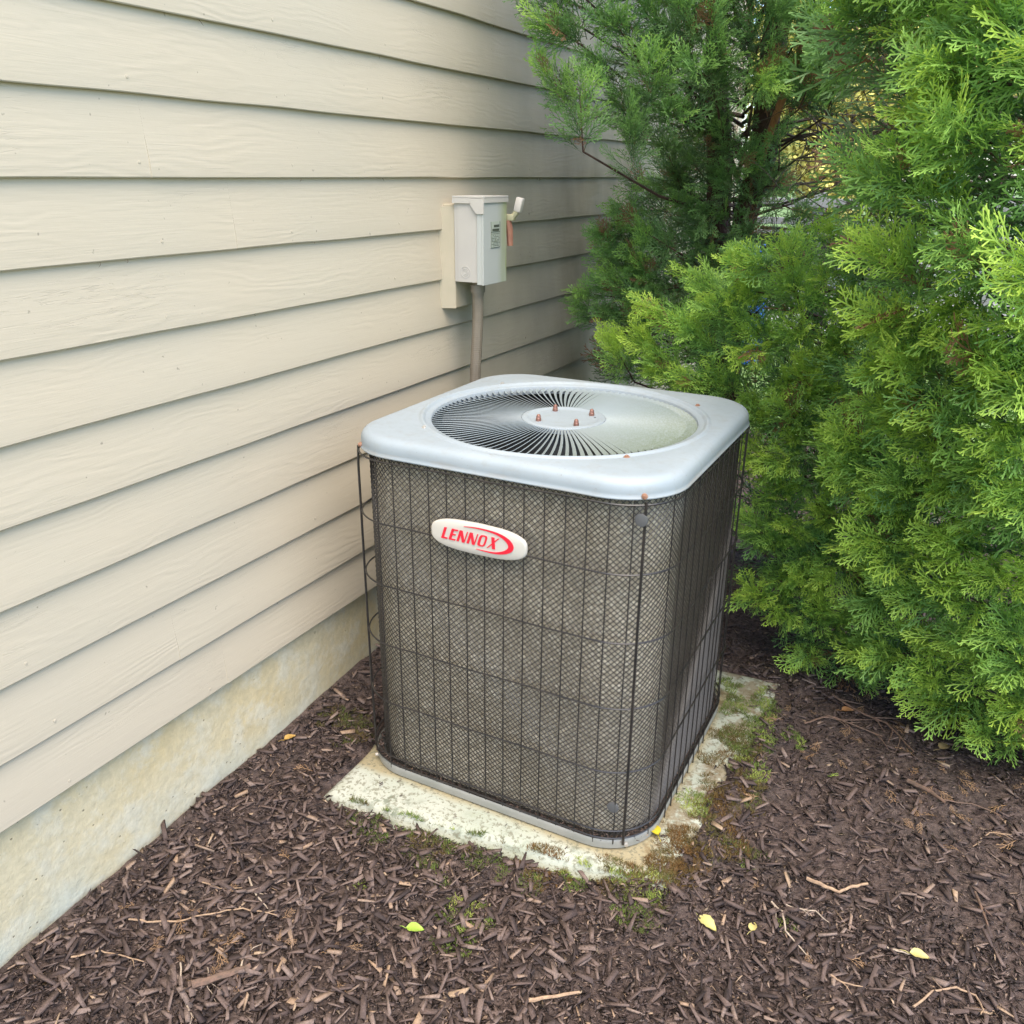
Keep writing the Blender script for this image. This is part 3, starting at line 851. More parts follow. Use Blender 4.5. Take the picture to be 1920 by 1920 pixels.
# ------------------------------------------------------------------ arborvitae trees
def make_spray(seed, tone, detail=1, length=1.0):
    r = random.Random(seed); V = []; T = []; age = []
    wd = .0128
    def strip(pts, w0, w1, nrm, a0, a1, tip=True, cone=False):
        n = len(pts); base = len(V)
        for i, p in enumerate(pts):
            d = (pts[min(i+1, n-1)]-pts[max(i-1, 0)]).normalized(); s = d.cross(nrm).normalized()
            w_ = w0+(w1-w0)*i/(n-1); f = i/(n-1)
            V.append(p+s*w_); V.append(p-s*w_); ag = a0+(a1-a0)*f; age.extend((ag, ag))
        for i in range(n-1):
            q = base+2*i; T.append((q, q+1, q+3)); T.append((q, q+3, q+2))
        if tip:
            d = (pts[-1]-pts[-2]).normalized(); V.append(pts[-1]+d*w1*1.4); age.append(a1)
            q = base+2*(n-1); T.append((q, q+1, len(V)-1))
    Nz = Vector((0, 0, 1))
    bend = r.uniform(-.28, .28); droop = r.uniform(.1, .45)
    def axis(t): return Vector((t, bend*t*t*.5, -droop*t*t*.5))
    def tang(t): return Vector((1, bend*t, -droop*t)).normalized()
    strip([axis(t) for t in (0, .33, .66, 1)], .011, wd*.8, Vector((0, .25, 1)).normalized(), .05, .9)
    t = .14; side = r.choice((-1, 1)); k = 0
    stepv = .105 if detail else .15
    while t < .96:
        L = (.66*(1-t)**.62*(.5+.5*min(1, t/.25))+.06)*r.uniform(.7, 1.15)
        an = radians(r.uniform(27, 43))*side
        d0 = tang(t); p0 = axis(t)
        up = Vector((0, 0, 1)); sdv = up.cross(d0).normalized()
        tl = r.uniform(-.35, .35)
        dr = (d0*cos(an)+sdv*sin(an)+Vector((0, 0, tl*.6))).normalized()
        nrm = (up+sdv*r.uniform(-.7, .7)+d0*r.uniform(-.3, .3)).normalized()
        curv = ((d0-dr)*.34+sdv*r.uniform(-.12, .12)+Vector((0, 0, r.uniform(-.35, .02))))*L
        def bp(s_, dr=dr, p0=p0, curv=curv, L=L): return p0+dr*(L*s_)+curv*(L*s_*s_)
        ag0 = .15+.5*t
        strip([bp(s_) for s_ in ((0, .33, .66, 1) if detail else (0, .5, 1))], wd*.72, wd*.85, nrm, ag0, 1.0)
        if L > .15:
            s_ = .22; sd2 = side
            while s_ < .93:
                l2 = (.155*(1-s_*.55))*r.uniform(.6, 1.25)*(.6+L)
                a2 = radians(r.uniform(24, 42))*sd2
                td = (bp(min(1, s_+.05))-bp(s_-.05)).normalized(); s2 = nrm.cross(td).normalized()
                d2 = (td*cos(a2)+s2*sin(a2)+nrm*r.uniform(-.2, .2)).normalized()
                q0 = bp(s_); n2 = (nrm+s2*r.uniform(-.8, .8)).normalized()
                strip([q0, q0+d2*l2], wd*.62, wd*.80, n2, ag0+.25, 1.0, tip=bool(detail))
                sd2 = -sd2; s_ += (.072/L if detail else .11/L)*r.uniform(.9, 1.15)
        side = -side; t += stepv*r.uniform(.85, 1.15)*.5*1.6
        k += 1
    V_ = np.array([v[:] for v in V]); return V_, np.array(T), np.array(age), np.full(len(V_), tone)
NVAR = 7
SPR = {}
for lod in (1, 0):
    SPR[lod] = [make_spray(100+i, .5, lod) for i in range(NVAR)]
def rot_of(d, n):
    """matrix with local x along d and local z close to n"""
    x = d/np.linalg.norm(d); y = np.cross(n, x); ln = np.linalg.norm(y)
    if ln < 1e-4: y = np.array([0, 1., 0]); ln = 1
    y = y/ln; z = np.cross(x, y); return np.stack([x, y, z], 1)
def join_sprays(name, items, parent):
    Vs = []; Ts = []; ag = []; tn = []; n = 0
    for (lod, var, R, s, p, tone) in items:
        V, T, A, _ = SPR[lod][var]; Vs.append(V@R.T*s+p); Ts.append(T+n); ag.append(A); tn.append(np.full(len(V), tone)); n += len(V)
    me = np_mesh(name, np.concatenate(Vs), np.concatenate(Ts), M['leaf'], {'age': np.concatenate(ag), 'tone': np.concatenate(tn)})
    o = bpy.data.objects.new(name, me); link(o, parent); o['kind'] = 'stuff'; return o
SPMESH = {}
def spray_mesh(var, toneq):
    k = (var, toneq)
    if k not in SPMESH:
        V, T, A, _ = SPR[1][var]
        SPMESH[k] = np_mesh('foliage_spray', V, T, M['leaf'], {'age': A, 'tone': np.full(len(V), toneq/5)})
    return SPMESH[k]
VIEW = np.array(CAMM)[:3, :3]
def screen(p):
    d = VIEW.T@(np.asarray(p)-CAM); z = -d[2]
    return (d[0]/z*1608.86+960, -d[1]/z*1608.86+960, z) if z > .05 else (1e6, 1e6, z)
twigs_total = {}
def tree(label, axis_xy, height, layers, trunks, limbs_from, tone_shift, out_bias, seed, smin=.07, smax=.12, dead=.012, limb_r=.006):
    r = random.Random(seed); ar = np.random.default_rng(seed)
    root = empty('arborvitae_tree', (axis_xy[0], axis_xy[1], 0), label, 'tree')
    base = np.array([axis_xy[0], axis_xy[1], 0.])
    for pts, rad in trunks:
        b = MB(); b.tube([Vector(p)-Vector(base) for p in pts], rad, 10)
        b.build('trunk', M['bark'], root, True)
    items = []; limbs = MB()
    for lod, n_per, pts, tsh, smul in layers:
        for c in pts:
            c = np.array(c)
            o_ = c-np.array([axis_xy[0], axis_xy[1], c[2]]); ln = np.linalg.norm(o_); o_ = o_/max(ln, .05)
            D = o_*(.75+out_bias)+np.array([0, 0, r.uniform(.15, .75)])+ar.normal(0, .22, 3); D /= np.linalg.norm(D)
            Lc = r.uniform(.13, .20); st = c-D*Lc*.75
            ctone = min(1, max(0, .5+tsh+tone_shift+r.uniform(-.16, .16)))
            # twig that carries the sprays, reaching back to the trunk
            zt = max(.1, c[2]-r.uniform(.1, .3)*ln-.08)
            hub = np.array([axis_xy[0], axis_xy[1], zt])
            if lod or r.random() < .4:
                mid = st*.55+hub*.45+np.array([0, 0, -.03])
                if r.random() < (.35 if smin < .11 and height > 2.8 else .8): limbs.tube([tuple(hub-base), tuple(mid-base), tuple(st-base), tuple(c-base)], [limb_r*1.3, limb_r*.8, .003, .0012], 4, caps=False)
            side = np.cross(D, [0, 0, 1]); side /= max(1e-3, np.linalg.norm(side)); upv = np.cross(side, D)
            for i in range(n_per):
                f = (i+.5)/n_per
                p = st+D*Lc*(f*1.02-.05)+ar.normal(0, .008, 3)
                a_ = i*2.4+r.uniform(-.4, .4)
                rad_ = side*cos(a_)+upv*sin(a_)*.75
                ang = radians(r.uniform(30, 68))*(1-f*.55)
                d = D*cos(ang)+rad_*sin(ang); d = d+np.array([0, 0, .10])
                # flattened sprays hang in near-vertical planes
                n_ = np.cross(d, [0, 0, 1]) if r.random() < .45 else rad_*.3+np.array([0, 0, 1.])
                n_ = n_+ar.normal(0, .45, 3)
                s = smul*r.uniform(smin*.8, smax)*(1.05-.3*f)
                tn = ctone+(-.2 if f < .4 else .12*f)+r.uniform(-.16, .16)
                tn = -1.0 if r.random() < (dead if lod else dead*3.5) else min(1, max(0.02, tn))
                if p[0]+d[0]*s < .02: continue
                px_, py_, _z = screen(p); ld = lod if (-60 < px_ < 1990 and -60 < py_ < 1980) else 0
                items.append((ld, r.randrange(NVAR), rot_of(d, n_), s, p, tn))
    # the ones that show largest stand as single sprays
    sc_ = []
    for i, it in enumerate(items):
        x, y, z = screen(it[4])
        vis = it[0] == 1 and -20 < x < 1940 and -20 < y < 1940 and it[5] >= 0
        sc_.append((it[3]/z if vis else 0, i))
    sc_.sort(reverse=True); chosen = set(i for v_, i in sc_[:290] if v_ > 0)
    for i in chosen:
        lod, var, R, s, p, tn = items[i]
        o = bpy.data.objects.new('foliage_spray', spray_mesh(var, int(round(tn*5)))); link(o, root)
        m4 = Matrix([[*(R[k]*s), p[k]-base[k]] for k in range(3)]+[[0, 0, 0, 1]]); o.matrix_local = m4
    rest = [(l, v_, R, s, p-base, tn) for i, (l, v_, R, s, p, tn) in enumerate(items) if i not in chosen]
    join_sprays('crown', rest, root)
    if limbs.V: limbs.build('branches', M['bark'], root, True, 'stuff')
    print(label[:30], 'sprays', len(items)); return root
